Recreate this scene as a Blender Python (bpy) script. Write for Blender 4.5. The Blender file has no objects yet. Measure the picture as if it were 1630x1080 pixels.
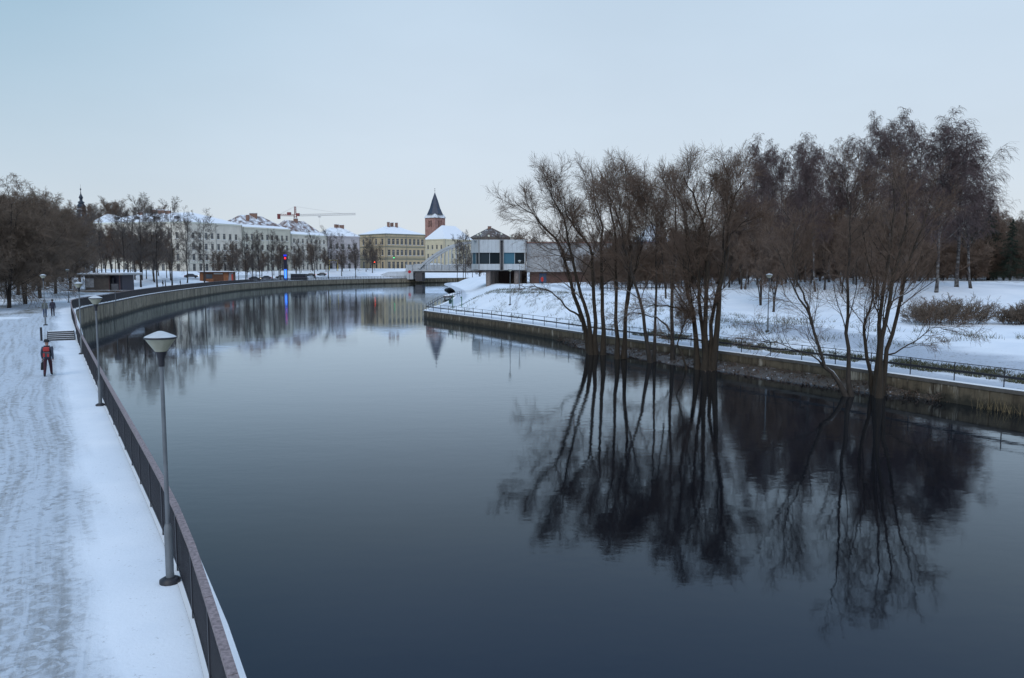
import bpy, math, random
import numpy as np
from mathutils import Vector

random.seed(7)
RNG = np.random.default_rng(11)
scene = bpy.context.scene
COL = scene.collection
R = math.radians

# ------------------------------------------------------------------ camera
FPX, CX, CY, HORIZON = 1243.0, 815.0, 540.0, 428.0      # photograph: 1630 x 1080
CAM_Z = 7.0                                             # metres above the water
PITCH = math.atan((CY - HORIZON) / FPX)
cam_data = bpy.data.cameras.new("camera")
cam_data.sensor_fit = 'HORIZONTAL'
cam_data.sensor_width = 36.0
cam_data.lens = 36.0 * FPX / 1630.0
cam_data.clip_start = 0.1
cam_data.clip_end = 6000
cam = bpy.data.objects.new("camera", cam_data)
COL.objects.link(cam)
cam.location = (0, 0, CAM_Z)
cam.rotation_euler = (math.pi / 2 - PITCH, 0, 0)
scene.camera = cam

# ------------------------------------------------------------------ sky, sun, exposure
SUN_ELEV, SUN_ROT = R(42), R(200)
world = bpy.data.worlds.new("World")
scene.world = world
world.use_nodes = True
wn, wl = world.node_tree.nodes, world.node_tree.links
wn.clear()
w_out = wn.new('ShaderNodeOutputWorld')
w_bg = wn.new('ShaderNodeBackground'); w_bg.inputs['Strength'].default_value = 1.0
w_sky = wn.new('ShaderNodeTexSky'); w_sky.sky_type = 'NISHITA'; w_sky.sun_disc = False
w_sky.sun_elevation = SUN_ELEV; w_sky.sun_rotation = SUN_ROT; w_sky.air_density = 1.2; w_sky.dust_density = 2.0
w_scale = wn.new('ShaderNodeVectorMath'); w_scale.operation = 'SCALE'; w_scale.inputs['Scale'].default_value = 0.10
wl.new(w_sky.outputs[0], w_scale.inputs[0])
w_tc = wn.new('ShaderNodeTexCoord')
w_sep = wn.new('ShaderNodeSeparateXYZ'); wl.new(w_tc.outputs['Generated'], w_sep.inputs[0])
w_ramp = wn.new('ShaderNodeValToRGB'); wl.new(w_sep.outputs['Z'], w_ramp.inputs[0])
cr = w_ramp.color_ramp
cr.elements[0].position = 0.0; cr.elements[0].color = (0.735, 0.79, 0.845, 1)
cr.elements[1].position = 1.0; cr.elements[1].color = (0.64, 0.83, 1.06, 1)
for p, c in ((0.10, (0.675, 0.765, 0.865, 1)), (0.32, (0.60, 0.745, 0.895, 1)), (0.50, (0.45, 0.69, 1.10, 1))):
    e = cr.elements.new(p); e.color = c
# broad soft cloud variation over the whole overcast
w_noise = wn.new('ShaderNodeTexNoise'); w_noise.inputs['Scale'].default_value = 1.6
w_noise.inputs['Detail'].default_value = 5; w_noise.inputs['Roughness'].default_value = 0.5
w_map = wn.new('ShaderNodeMapping'); w_map.inputs['Scale'].default_value = (1, 1, 2.6); w_map.inputs['Location'].default_value = (0.75, 0.2, 0)
wl.new(w_tc.outputs['Generated'], w_map.inputs[0]); wl.new(w_map.outputs[0], w_noise.inputs['Vector'])
w_nr = wn.new('ShaderNodeMapRange'); w_nr.inputs[1].default_value = 0.3; w_nr.inputs[2].default_value = 0.7
w_nr.inputs[3].default_value = 0.945; w_nr.inputs[4].default_value = 1.055
wl.new(w_noise.outputs[0], w_nr.inputs[0])
w_mul = wn.new('ShaderNodeVectorMath'); w_mul.operation = 'SCALE'
wl.new(w_ramp.outputs[0], w_mul.inputs[0]); wl.new(w_nr.outputs[0], w_mul.inputs['Scale'])
# the cloud sheet is thinner and bluer towards the left of the view
w_lr = wn.new('ShaderNodeMapRange'); w_lr.interpolation_type = 'SMOOTHSTEP'
wl.new(w_sep.outputs['X'], w_lr.inputs[0]); w_lr.inputs[1].default_value = -0.05; w_lr.inputs[2].default_value = -0.75
w_up = wn.new('ShaderNodeMapRange'); w_up.interpolation_type = 'SMOOTHSTEP'
wl.new(w_sep.outputs['Z'], w_up.inputs[0]); w_up.inputs[1].default_value = -0.05; w_up.inputs[2].default_value = 0.40
w_f = wn.new('ShaderNodeMath'); w_f.operation = 'MULTIPLY'; wl.new(w_lr.outputs[0], w_f.inputs[0]); wl.new(w_up.outputs[0], w_f.inputs[1])
w_thin = wn.new('ShaderNodeMix'); w_thin.data_type = 'RGBA'; w_thin.blend_type = 'MULTIPLY'
wl.new(w_f.outputs[0], w_thin.inputs[0]); wl.new(w_mul.outputs[0], w_thin.inputs[6]); w_thin.inputs[7].default_value = (0.40, 0.60, 0.67, 1)
w_mix = wn.new('ShaderNodeMix'); w_mix.data_type = 'RGBA'; w_mix.inputs[0].default_value = 0.9
wl.new(w_scale.outputs[0], w_mix.inputs[6]); wl.new(w_thin.outputs[2], w_mix.inputs[7])
wl.new(w_mix.outputs[2], w_bg.inputs[0]); wl.new(w_bg.outputs[0], w_out.inputs[0])

sun_data = bpy.data.lights.new("sun", 'SUN')
sun_data.energy = 1.1; sun_data.angle = R(40); sun_data.color = (1.0, 0.96, 0.92)
sun = bpy.data.objects.new("sun", sun_data); COL.objects.link(sun)
sun.rotation_euler = (R(90) - SUN_ELEV, 0, -SUN_ROT + math.pi)

scene.view_settings.view_transform = 'Standard'
scene.view_settings.look = 'None'
scene.view_settings.exposure = 0.0
scene.view_settings.gamma = 1.0
scene.view_settings.use_curve_mapping = False
scene.render.engine = 'CYCLES'
scene.cycles.max_bounces = 6
scene.cycles.diffuse_bounces = 2
scene.cycles.glossy_bounces = 3
scene.cycles.transparent_max_bounces = 4
scene.cycles.caustics_reflective = False
scene.cycles.caustics_refractive = False

# ------------------------------------------------------------------ photograph -> place
SP, CP = math.sin(PITCH), math.cos(PITCH)
def ray(px, py):
    a, b = (px - CX) / FPX, (CY - py) / FPX
    return np.array([a, CP + b * SP, -SP + b * CP])
def G(px, py, z):                       # where the sight line meets height z
    d = ray(px, py); t = (z - CAM_Z) / d[2]
    return np.array([d[0] * t, d[1] * t, z])
def A(px, py, Y):                       # where the sight line reaches depth Y
    d = ray(px, py); t = Y / d[1]
    return np.array([d[0] * t, Y, CAM_Z + d[2] * t])

# ------------------------------------------------------------------ materials
MATS = {}
def nodes_of(name):
    m = bpy.data.materials.new(name); m.use_nodes = True
    nt = m.node_tree
    return m, nt, nt.nodes, nt.links, nt.nodes['Principled BSDF']
def ramp(N, L, src, stops):
    r = N.new('ShaderNodeValToRGB'); L.new(src, r.inputs[0])
    el = r.color_ramp.elements
    el[0].position, el[0].color = stops[0][0], (*stops[0][1], 1)
    el[1].position, el[1].color = stops[-1][0], (*stops[-1][1], 1)
    for p, c in stops[1:-1]:
        e = el.new(p); e.color = (*c, 1)
    return r.outputs[0]
def noise(N, L, vec, scale, detail=4, rough=0.55, dist=0.0):
    n = N.new('ShaderNodeTexNoise'); n.inputs['Scale'].default_value = scale
    n.inputs['Detail'].default_value = detail; n.inputs['Roughness'].default_value = rough
    n.inputs['Distortion'].default_value = dist
    if vec is not None: L.new(vec, n.inputs['Vector'])
    return n.outputs[0]
def mapping(N, L, vec, scale, loc=(0, 0, 0)):
    mp = N.new('ShaderNodeMapping'); mp.inputs['Scale'].default_value = scale; mp.inputs['Location'].default_value = loc
    L.new(vec, mp.inputs[0]); return mp.outputs[0]
def math_(N, L, op, a, b=None, clamp=False):
    m = N.new('ShaderNodeMath'); m.operation = op; m.use_clamp = clamp
    for i, v in enumerate((a, b)):
        if v is None: continue
        if isinstance(v, (int, float)): m.inputs[i].default_value = v
        else: L.new(v, m.inputs[i])
    return m.outputs[0]
def maprange(N, L, v, a, b, c=0.0, d=1.0, smooth=True):
    m = N.new('ShaderNodeMapRange'); m.interpolation_type = 'SMOOTHSTEP' if smooth else 'LINEAR'
    L.new(v, m.inputs[0])
    for i, x in enumerate((a, b, c, d)): m.inputs[i + 1].default_value = x
    return m.outputs[0]
def mixc(N, L, f, a, b):
    m = N.new('ShaderNodeMix'); m.data_type = 'RGBA'
    if isinstance(f, (int, float)): m.inputs[0].default_value = f
    else: L.new(f, m.inputs[0])
    for i, v in ((6, a), (7, b)):
        if isinstance(v, tuple): m.inputs[i].default_value = (*v, 1)
        else: L.new(v, m.inputs[i])
    return m.outputs[2]
def bump(N, L, B, h, strength, dist):
    b = N.new('ShaderNodeBump'); b.inputs['Strength'].default_value = strength; b.inputs['Distance'].default_value = dist
    L.new(h, b.inputs['Height']); L.new(b.outputs[0], B.inputs['Normal'])
def position(N): return N.new('ShaderNodeNewGeometry')

def simple(name, col, rough=0.7, var=0.25, scale=3.0, metal=0.0, snow=0.0, streak=0.0, bmp=0.0):
    """base colour with mottled variation, an optional dusting of snow on faces turned up, and vertical streaks of dirt"""
    if name in MATS: return MATS[name]
    m, nt, N, L, B = nodes_of(name)
    g = position(N)
    n = noise(N, L, g.outputs['Position'], scale, 5, 0.6)
    lo = tuple(c * (1 - var) for c in col); hi = tuple(min(1, c * (1 + var)) for c in col)
    c = ramp(N, L, n, [(0.3, lo), (0.7, hi)])
    if streak:
        v = mapping(N, L, g.outputs['Position'], (1.3, 1.3, 0.12))
        s = noise(N, L, v, 1.6, 6, 0.65)
        c = mixc(N, L, maprange(N, L, s, 0.5, 0.72, 0, streak), c, tuple(x * 0.3 for x in col))
    if snow:
        sep = N.new('ShaderNodeSeparateXYZ'); L.new(g.outputs['Normal'], sep.inputs[0])
        up = maprange(N, L, sep.outputs['Z'], 0.35, 0.75)
        sn = noise(N, L, g.outputs['Position'], 1.4, 6, 0.6)
        f = math_(N, L, 'MULTIPLY', up, maprange(N, L, sn, 0.62 - snow * 0.5, 0.72 - snow * 0.5))
        c = mixc(N, L, f, c, (0.8, 0.82, 0.85))
    L.new(c, B.inputs['Base Color'])
    B.inputs['Roughness'].default_value = rough; B.inputs['Metallic'].default_value = metal
    if bmp: bump(N, L, B, noise(N, L, g.outputs['Position'], scale * 6, 4), 0.5, bmp)
    MATS[name] = m
    return m
def emit(name, col, s):
    if name in MATS: return MATS[name]
    m, nt, N, L, B = nodes_of(name)
    B.inputs['Base Color'].default_value = (*[c * 0.4 for c in col], 1)
    B.inputs['Emission Color'].default_value = (*col, 1); B.inputs['Emission Strength'].default_value = s
    MATS[name] = m
    return m
def glass(name, col=(0.02, 0.025, 0.03), rough=0.08):
    if name in MATS: return MATS[name]
    m, nt, N, L, B = nodes_of(name)
    oi = N.new('ShaderNodeObjectInfo')
    L.new(ramp(N, L, oi.outputs['Random'], [(0, col), (1, tuple(c * 2.2 + 0.01 for c in col))]), B.inputs['Base Color'])
    B.inputs['Roughness'].default_value = rough
    MATS[name] = m
    return m

def mat_ground(name, near_tracks):
    """snow; 'trod' = how far it is walked flat, 'd' = metres from the bank edge, 'soil' = bare earth and dead grass"""
    m, nt, N, L, B = nodes_of(name)
    P = position(N).outputs['Position']
    def attr(a):
        n = N.new('ShaderNodeAttribute'); n.attribute_name = a; return n.outputs['Fac']
    trod, d, soil = attr('trod'), attr('d'), attr('soil')
    broad = noise(N, L, P, 0.35, 5, 0.6)
    snow = ramp(N, L, broad, [(0.3, (0.70, 0.75, 0.82)), (0.7, (0.82, 0.85, 0.90))])
    feet = noise(N, L, P, 5.0, 6, 0.68, 0.8)
    grit = noise(N, L, P, 16, 4, 0.6)
    f1 = maprange(N, L, feet, 0.50, 0.68)
    f2 = maprange(N, L, broad, 0.35, 0.65, 0.45, 1.0)
    ft = math_(N, L, 'MULTIPLY', math_(N, L, 'MULTIPLY', f1, f2), trod)
    c = mixc(N, L, math_(N, L, 'MULTIPLY', trod, 0.8), snow, (0.45, 0.50, 0.565) if near_tracks else (0.34, 0.39, 0.47))
    c = mixc(N, L, math_(N, L, 'MULTIPLY', ft, 0.75), c, (0.24, 0.25, 0.27))
    vo = N.new('ShaderNodeTexVoronoi'); vo.inputs['Scale'].default_value = 3.1
    dv = N.new('ShaderNodeVectorMath'); dv.operation = 'ADD'; L.new(mapping(N, L, P, (1.5, 0.8, 1)), dv.inputs[0])
    nz = N.new('ShaderNodeTexNoise'); nz.inputs['Scale'].default_value = 7; nz.inputs['Detail'].default_value = 3; L.new(P, nz.inputs['Vector'])
    sv = N.new('ShaderNodeVectorMath'); sv.operation = 'SCALE'; sv.inputs['Scale'].default_value = 0.35; L.new(nz.outputs['Color'], sv.inputs[0]); L.new(sv.outputs[0], dv.inputs[1])
    L.new(dv.outputs[0], vo.inputs['Vector'])
    pr = maprange(N, L, vo.outputs['Distance'], 0.16, 0.30, 1.0, 0.0)
    patch = maprange(N, L, noise(N, L, P, 0.8, 4, 0.6), 0.42, 0.62)
    prints = math_(N, L, 'MULTIPLY', math_(N, L, 'MULTIPLY', pr, patch), trod)
    c = mixc(N, L, math_(N, L, 'MULTIPLY', prints, 0.7), c, (0.24, 0.25, 0.27))
    hgt = math_(N, L, 'MULTIPLY', math_(N, L, 'SUBTRACT', 1.0, feet), math_(N, L, 'ADD', math_(N, L, 'MULTIPLY', trod, 1.0), 0.12))
    if near_tracks:
        wv = noise(N, L, mapping(N, L, P, (0.05, 0.05, 0.05)), 1.0, 3)
        wob = math_(N, L, 'MULTIPLY', math_(N, L, 'SUBTRACT', wv, 0.5), 2.2)
        dd = math_(N, L, 'ADD', d, wob)
        tn = maprange(N, L, noise(N, L, P, 3.4, 6, 0.75), 0.40, 0.62, 0.0, 1.0)
        cb = N.new('ShaderNodeCombineXYZ'); sp_ = N.new('ShaderNodeSeparateXYZ'); L.new(P, sp_.inputs[0])
        L.new(math_(N, L, 'MULTIPLY', dd, 2.6), cb.inputs[0]); L.new(math_(N, L, 'MULTIPLY', sp_.outputs['Y'], 0.10), cb.inputs[1])
        sk = noise(N, L, cb.outputs[0], 1.5, 6, 0.62)
        sl = math_(N, L, 'MULTIPLY', math_(N, L, 'MULTIPLY', maprange(N, L, sk, 0.44, 0.66), maprange(N, L, feet, 0.43, 0.55, 0.1, 1.0)), trod)
        c = mixc(N, L, math_(N, L, 'MULTIPLY', sl, 0.72), c, (0.25, 0.25, 0.25))
        hgt = math_(N, L, 'SUBTRACT', hgt, math_(N, L, 'MULTIPLY', sl, 0.3))
        for d0, w, k in ((2.35, 0.12, 0.62), (2.75, 0.05, 0.30), (1.9, 0.04, 0.22), (3.5, 0.08, 0.34), (5.0, 0.12, 0.30), (6.6, 0.10, 0.30)):
            a = math_(N, L, 'ABSOLUTE', math_(N, L, 'SUBTRACT', dd, d0))
            t = maprange(N, L, a, w * 0.4, w * 1.5, 1.0, 0.0)
            t = math_(N, L, 'MULTIPLY', math_(N, L, 'MULTIPLY', t, tn), trod)
            c = mixc(N, L, math_(N, L, 'MULTIPLY', t, k), c, (0.24, 0.245, 0.25))
            hgt = math_(N, L, 'SUBTRACT', hgt, math_(N, L, 'MULTIPLY', t, 0.35))
    sp = maprange(N, L, math_(N, L, 'ADD', grit, math_(N, L, 'MULTIPLY', math_(N, L, 'SUBTRACT', feet, 0.5), 1.2)), 0.7, 0.8)
    c = mixc(N, L, math_(N, L, 'MULTIPLY', sp, 0.35), c, (0.2, 0.19, 0.18))
    sf = math_(N, L, 'MULTIPLY', soil, maprange(N, L, noise(N, L, P, 1.5, 6, 0.7), 0.35, 0.6))
    c = mixc(N, L, sf, c, ramp(N, L, grit, [(0.3, (0.05, 0.045, 0.03)), (0.7, (0.13, 0.11, 0.07))]))
    L.new(c, B.inputs['Base Color']); B.inputs['Roughness'].default_value = 0.75
    hgt = math_(N, L, 'SUBTRACT', hgt, math_(N, L, 'MULTIPLY', prints, 0.5))
    h2 = math_(N, L, 'ADD', hgt, math_(N, L, 'MULTIPLY', grit, 0.25))
    bump(N, L, B, h2, 0.6, 0.05)
    return m

def mat_water():
    m, nt, N, L, B = nodes_of('river_water')
    N.remove(B)
    P = position(N).outputs['Position']
    calm = noise(N, L, mapping(N, L, P, (0.035, 0.02, 1)), 1.0, 3)
    a = noise(N, L, mapping(N, L, P, (1.5, 2.4, 1)), 1.0, 3, 0.5)
    b = noise(N, L, mapping(N, L, P, (0.25, 0.45, 1), (4, 7, 0)), 1.0, 2)
    h = math_(N, L, 'ADD', math_(N, L, 'MULTIPLY', a, maprange(N, L, calm, 0.38, 0.68, 0.35, 1.5)), math_(N, L, 'MULTIPLY', b, 1.2))
    bp = N.new('ShaderNodeBump'); bp.inputs['Strength'].default_value = 0.085; bp.inputs['Distance'].default_value = 0.05; L.new(h, bp.inputs['Height'])
    fr = N.new('ShaderNodeFresnel'); fr.inputs['IOR'].default_value = 1.333; L.new(bp.outputs[0], fr.inputs['Normal'])
    df = N.new('ShaderNodeBsdfDiffuse'); df.inputs['Color'].default_value = (0.004, 0.005, 0.008, 1)
    gl = N.new('ShaderNodeBsdfGlossy'); gl.inputs['Color'].default_value = (0.83, 0.92, 1.0, 1)
    L.new(maprange(N, L, calm, 0.4, 0.7, 0.03, 0.075), gl.inputs['Roughness']); L.new(bp.outputs[0], gl.inputs['Normal'])
    mx = N.new('ShaderNodeMixShader'); L.new(math_(N, L, 'MULTIPLY', fr.outputs[0], maprange(N, L, fr.outputs[0], 0.10, 0.40, 1.0, 1.3), True), mx.inputs[0]); L.new(df.outputs[0], mx.inputs[1]); L.new(gl.outputs[0], mx.inputs[2])
    L.new(mx.outputs[0], N['Material Output'].inputs['Surface'])
    return m

def mat_concrete(name, base, stain):
    m, nt, N, L, B = nodes_of(name)
    P = position(N).outputs['Position']
    oi = N.new('ShaderNodeObjectInfo')
    n = noise(N, L, P, 2.0, 6, 0.65)
    c = ramp(N, L, n, [(0.3, tuple(x * 0.7 for x in base)), (0.7, tuple(x * 1.2 for x in base))])
    c = mixc(N, L, math_(N, L, 'MULTIPLY', oi.outputs['Random'], 0.35), c, tuple(x * 0.55 for x in base))
    s = noise(N, L, mapping(N, L, P, (1.1, 1.1, 0.14)), 1.7, 6, 0.7)
    c = mixc(N, L, maprange(N, L, s, 0.44, 0.64, 0, 0.85), c, stain)
    w = noise(N, L, mapping(N, L, P, (0.6, 0.6, 0.1), (9, 2, 0)), 1.9, 5, 0.7)
    c = mixc(N, L, maprange(N, L, w, 0.55, 0.66, 0, 0.7), c, (0.46, 0.42, 0.35))
    sep = N.new('ShaderNodeSeparateXYZ'); L.new(P, sep.inputs[0])     # algae band above the waterline
    alg = math_(N, L, 'ADD', sep.outputs['Z'], math_(N, L, 'MULTIPLY', math_(N, L, 'SUBTRACT', n, 0.5), 0.8))
    c = mixc(N, L, maprange(N, L, alg, 0.15, 0.65, 0.9, 0.0), c, (0.025, 0.024, 0.018))
    L.new(c, B.inputs['Base Color']); B.inputs['Roughness'].default_value = 0.9
    bump(N, L, B, n, 0.5, 0.03)
    MATS[name] = m
    return m

def mat_bark(name, col, snow=0.0, pale=None, thresh=0.5):
    m, nt, N, L, B = nodes_of(name)
    g = position(N); P = g.outputs['Position']
    n = noise(N, L, mapping(N, L, P, (3, 3, 0.8)), 2.5, 5, 0.65)
    c = ramp(N, L, n, [(0.3, tuple(x * 0.55 for x in col)), (0.7, tuple(x * 1.35 for x in col))])
    if pale:
        b = noise(N, L, mapping(N, L, P, (1.2, 1.2, 2.5)), 1.2, 4, 0.7)
        c = mixc(N, L, maprange(N, L, b, thresh - 0.04, thresh + 0.04), c, pale)
    if snow:
        sep = N.new('ShaderNodeSeparateXYZ'); L.new(g.outputs['Normal'], sep.inputs[0])
        up = maprange(N, L, sep.outputs['Z'], 0.45, 0.8)
        sn = maprange(N, L, noise(N, L, P, 0.8, 4), 0.66 - snow, 0.74 - snow)
        c = mixc(N, L, math_(N, L, 'MULTIPLY', up, sn), c, (0.75, 0.78, 0.82))
    L.new(c, B.inputs['Base Color']); B.inputs['Roughness'].default_value = 0.9
    bump(N, L, B, n, 0.6, 0.03)
    MATS[name] = m
    return m

def mat_roof(name, tile, amount, scale=0.42):
    """snow lying over tiles or sheet metal, worn through in patches"""
    m, nt, N, L, B = nodes_of(name)
    P = position(N).outputs['Position']
    n = noise(N, L, P, scale, 6, 0.62, 0.4)
    t = noise(N, L, P, 4, 4)
    c = ramp(N, L, t, [(0.3, tuple(x * 0.75 for x in tile)), (0.7, tuple(x * 1.2 for x in tile))])
    f = maprange(N, L, n, 0.5 - (amount - 0.5) - 0.13, 0.5 - (amount - 0.5) + 0.13)
    L.new(mixc(N, L, f, c, (0.76, 0.79, 0.84)), B.inputs['Base Color']); B.inputs['Roughness'].default_value = 0.8
    MATS[name] = m
    return m

M_snow = simple('fresh_snow', (0.80, 0.83, 0.87), 0.8, 0.06, 0.8, bmp=0.02)
M_dark = simple('dark_painted_steel', (0.018, 0.018, 0.024), 0.5, 0.2, 2)
M_steel = simple('galvanised_pole', (0.16, 0.175, 0.19), 0.45, 0.2, 3, metal=0.3)
M_white = simple('white_render', (0.62, 0.64, 0.66), 0.8, 0.08, 0.7, streak=0.25)
M_glass = glass('window_glass')
M_frame = simple('window_frame', (0.45, 0.43, 0.40), 0.6, 0.1)
M_black = simple('black_cloth', (0.012, 0.012, 0.015), 0.9, 0.3)

# ------------------------------------------------------------------ object helpers
def tag(o, label=None, cat=None, group=None, kind=None):
    if label: o['label'] = label
    if cat: o['category'] = cat
    if group: o['group'] = group
    if kind: o['kind'] = kind
    return o
def empty(name, loc, rz=0.0, label=None, cat=None, group=None):
    o = bpy.data.objects.new(name, None); COL.objects.link(o)
    o.location = tuple(float(v) for v in loc); o.rotation_euler = (0, 0, rz)
    return tag(o, label, cat, group)
def link(name, mesh, parent=None, loc=None, rz=None):
    o = bpy.data.objects.new(name, mesh); COL.objects.link(o)
    if parent is not None: o.parent = parent
    if loc is not None: o.location = tuple(float(v) for v in loc)
    if rz is not None: o.rotation_euler = (0, 0, rz)
    return o
def copy_tree(o, parent=None):
    c = o.copy(); COL.objects.link(c)
    if parent is not None: c.parent = parent
    for ch in list(o.children): copy_tree(ch, c)
    return c

class MB:
    """collects shapes for ONE mesh object"""
    def __init__(s): s.v, s.f, s.m, s.sm = [], [], [], []
    def add(s, vs, fs, m=0, smooth=False):
        k = len(s.v); s.v += [tuple(float(c) for c in p) for p in vs]
        for f in fs: s.f.append([i + k for i in f]); s.m.append(m); s.sm.append(smooth)
        return s
    def box(s, x0, x1, y0, y1, z0, z1, m=0):
        return s.add([(x0, y0, z0), (x1, y0, z0), (x1, y1, z0), (x0, y1, z0), (x0, y0, z1), (x1, y0, z1), (x1, y1, z1), (x0, y1, z1)],
                     [(0, 3, 2, 1), (4, 5, 6, 7), (0, 1, 5, 4), (1, 2, 6, 5), (2, 3, 7, 6), (3, 0, 4, 7)], m)
    def hexa(s, b, t, m=0):
        return s.add(list(b) + list(t), [(0, 3, 2, 1), (4, 5, 6, 7), (0, 1, 5, 4), (1, 2, 6, 5), (2, 3, 7, 6), (3, 0, 4, 7)], m)
    def bar(s, p, q, w, h, m=0):
        p, q = Vector(p), Vector(q); d = (q - p).normalized()
        side = d.cross(Vector((0, 0, 1)))
        side = Vector((1, 0, 0)) if side.length < 1e-4 else side.normalized()
        up = side.cross(d); a, b = side * w / 2, up * h / 2
        return s.hexa([p - a - b, p + a - b, q + a - b, q - a - b], [p - a + b, p + a + b, q + a + b, q - a + b], m)
    def tube(s, pts, rad, n=8, m=0, caps=True):
        pts = [Vector(p) for p in pts]; rad = [rad] * len(pts) if isinstance(rad, (int, float)) else rad
        vs, fs = [], []
        for i, p in enumerate(pts):
            t = (pts[min(i + 1, len(pts) - 1)] - pts[max(i - 1, 0)]).normalized()
            u = t.cross(Vector((0.31, 0.17, 0.93)));
            if u.length < 1e-3: u = t.cross(Vector((1, 0, 0)))
            u.normalize(); w = t.cross(u)
            for k in range(n):
                a = 2 * math.pi * k / n; vs.append(p + (u * math.cos(a) + w * math.sin(a)) * rad[i])
        for i in range(len(pts) - 1):
            for k in range(n): fs.append((i * n + k, i * n + (k + 1) % n, (i + 1) * n + (k + 1) % n, (i + 1) * n + k))
        s.add(vs, fs, m, True)
        if caps: s.add(vs[:n], [tuple(range(n))[::-1]], m); s.add(vs[-n:], [tuple(range(n))], m)
        return s
    def lathe(s, prof, n=16, m=0, c=(0, 0, 0), smooth=True, rot=0.0):
        vs, fs = [], []
        for r, z in prof:
            for k in range(n):
                a = 2 * math.pi * k / n + rot; vs.append((c[0] + r * math.cos(a), c[1] + r * math.sin(a), c[2] + z))
        for i in range(len(prof) - 1):
            for k in range(n): fs.append((i * n + k, i * n + (k + 1) % n, (i + 1) * n + (k + 1) % n, (i + 1) * n + k))
        s.add(vs, fs, m, smooth)
        s.add(vs[:n], [tuple(range(n))[::-1]], m); s.add(vs[-n:], [tuple(range(n))], m)
        return s
    def mesh(s, name, mats):
        me = bpy.data.meshes.new(name); me.from_pydata(s.v, [], s.f)
        for mt in (mats if isinstance(mats, (list, tuple)) else [mats]): me.materials.append(mt)
        me.polygons.foreach_set('material_index', s.m); me.polygons.foreach_set('use_smooth', s.sm)
        me.update(); return me
    def build(s, name, mats, parent=None, loc=None, rz=None):
        return link(name, s.mesh(name, mats), parent, loc, rz)

def np_mesh(name, verts, quads, mats, smooth=True, attrs=None, mat_idx=None):
    me = bpy.data.meshes.new(name)
    nv, nf, k = len(verts), len(quads), quads.shape[1]
    me.vertices.add(nv); me.vertices.foreach_set('co', np.ascontiguousarray(verts, np.float32).ravel())
    me.loops.add(nf * k); me.loops.foreach_set('vertex_index', np.ascontiguousarray(quads, np.int32).ravel())
    me.polygons.add(nf)
    me.polygons.foreach_set('loop_start', np.arange(nf, dtype=np.int32) * k)
    me.polygons.foreach_set('use_smooth', np.full(nf, smooth))
    for mt in (mats if isinstance(mats, (list, tuple)) else [mats]): me.materials.append(mt)
    if mat_idx is not None: me.polygons.foreach_set('material_index', mat_idx.astype(np.int32))
    me.update(calc_edges=True)
    for a, val in (attrs or {}).items():
        at = me.attributes.new(a, 'FLOAT', 'POINT'); at.data.foreach_set('value', np.ascontiguousarray(val, np.float32))
    return me

def sstep(a, b, x):
    t = np.clip((x - a) / (b - a), 0, 1); return t * t * (3 - 2 * t)

# smooth lattice noise for terrain
_tab = RNG.random((256, 256))
def lnoise(x, y):
    xi, yi = np.floor(x).astype(int), np.floor(y).astype(int); fx, fy = x - xi, y - yi
    fx, fy = fx * fx * (3 - 2 * fx), fy * fy * (3 - 2 * fy)
    g = lambda i, j: _tab[i % 256, j % 256]
    return (g(xi, yi) * (1 - fx) + g(xi + 1, yi) * fx) * (1 - fy) + (g(xi, yi + 1) * (1 - fx) + g(xi + 1, yi + 1) * fx) * fy

# ------------------------------------------------------------------ banks of the river
def resample(pts, step):
    pts = np.asarray(pts, float)
    seg = np.linalg.norm(np.diff(pts, axis=0), axis=1); s = np.r_[0, np.cumsum(seg)]
    n = max(2, int(s[-1] / step)); q = np.linspace(0, s[-1], n + 1)
    return np.c_[np.interp(q, s, pts[:, 0]), np.interp(q, s, pts[:, 1])]
def chaikin(p, n=2):
    p = np.asarray(p, float)
    for _ in range(n):
        a, b = p[:-1] * 0.75 + p[1:] * 0.25, p[:-1] * 0.25 + p[1:] * 0.75
        q = np.empty((2 * len(a), 2)); q[0::2], q[1::2] = a, b
        p = np.vstack([p[:1], q, p[-1:]])
    return p
Z_LOW, Z_UP, Z_RIGHT = 1.8, 2.35, 1.1
fence_px = [(G(335, 1080, Z_LOW)), (G(297, 930, Z_LOW)), (G(218, 755, Z_LOW)), (G(157, 622, Z_LOW)), (G(124, 545, Z_LOW))]
F0 = [tuple(p[:2]) for p in fence_px]
d0 = (np.array(F0[0]) - np.array(F0[1])); d0 /= np.linalg.norm(d0)
pre = tuple(np.array(F0[0]) + d0 * 45)
F_far = [tuple(G(113, 502, Z_UP)[:2]), tuple(G(128, 491, Z_UP)[:2] + np.array([-1, 0])), tuple(G(172, 481, Z_UP)[:2]), (-68.5, 148.0), (-84.5, 226.0), (-88.0, 270.0), (-84.5, 317.0), (-65.5, 369.0), (-49.0, 384.0)]
LB = np.vstack([resample(chaikin([pre] + F0, 2), 2.0), resample(chaikin([F0[-1]] + F_far[:3], 1), 2.0)[1:], resample(chaikin([F_far[2]] + F_far[3:], 3), 2.4)[1:]])
N_FENCE = len(LB)
LBX = np.vstack([LB, resample([LB[-1], (-18, 404), (60, 432), (220, 452), (600, 480)], 6.0)[1:]])
def normals(p):
    t = np.gradient(p, axis=0); t /= np.linalg.norm(t, axis=1)[:, None]
    return np.c_[t[:, 1], -t[:, 0]]                    # to the right of the direction of travel
LN = normals(LBX)
LE = LBX + LN * 0.33                                   # river edge of the left bank
_i_step = np.argmin(np.abs(LB[:, 1] - G(124, 541, Z_LOW)[1]))
Y_STEP = float(LB[_i_step, 1])

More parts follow.
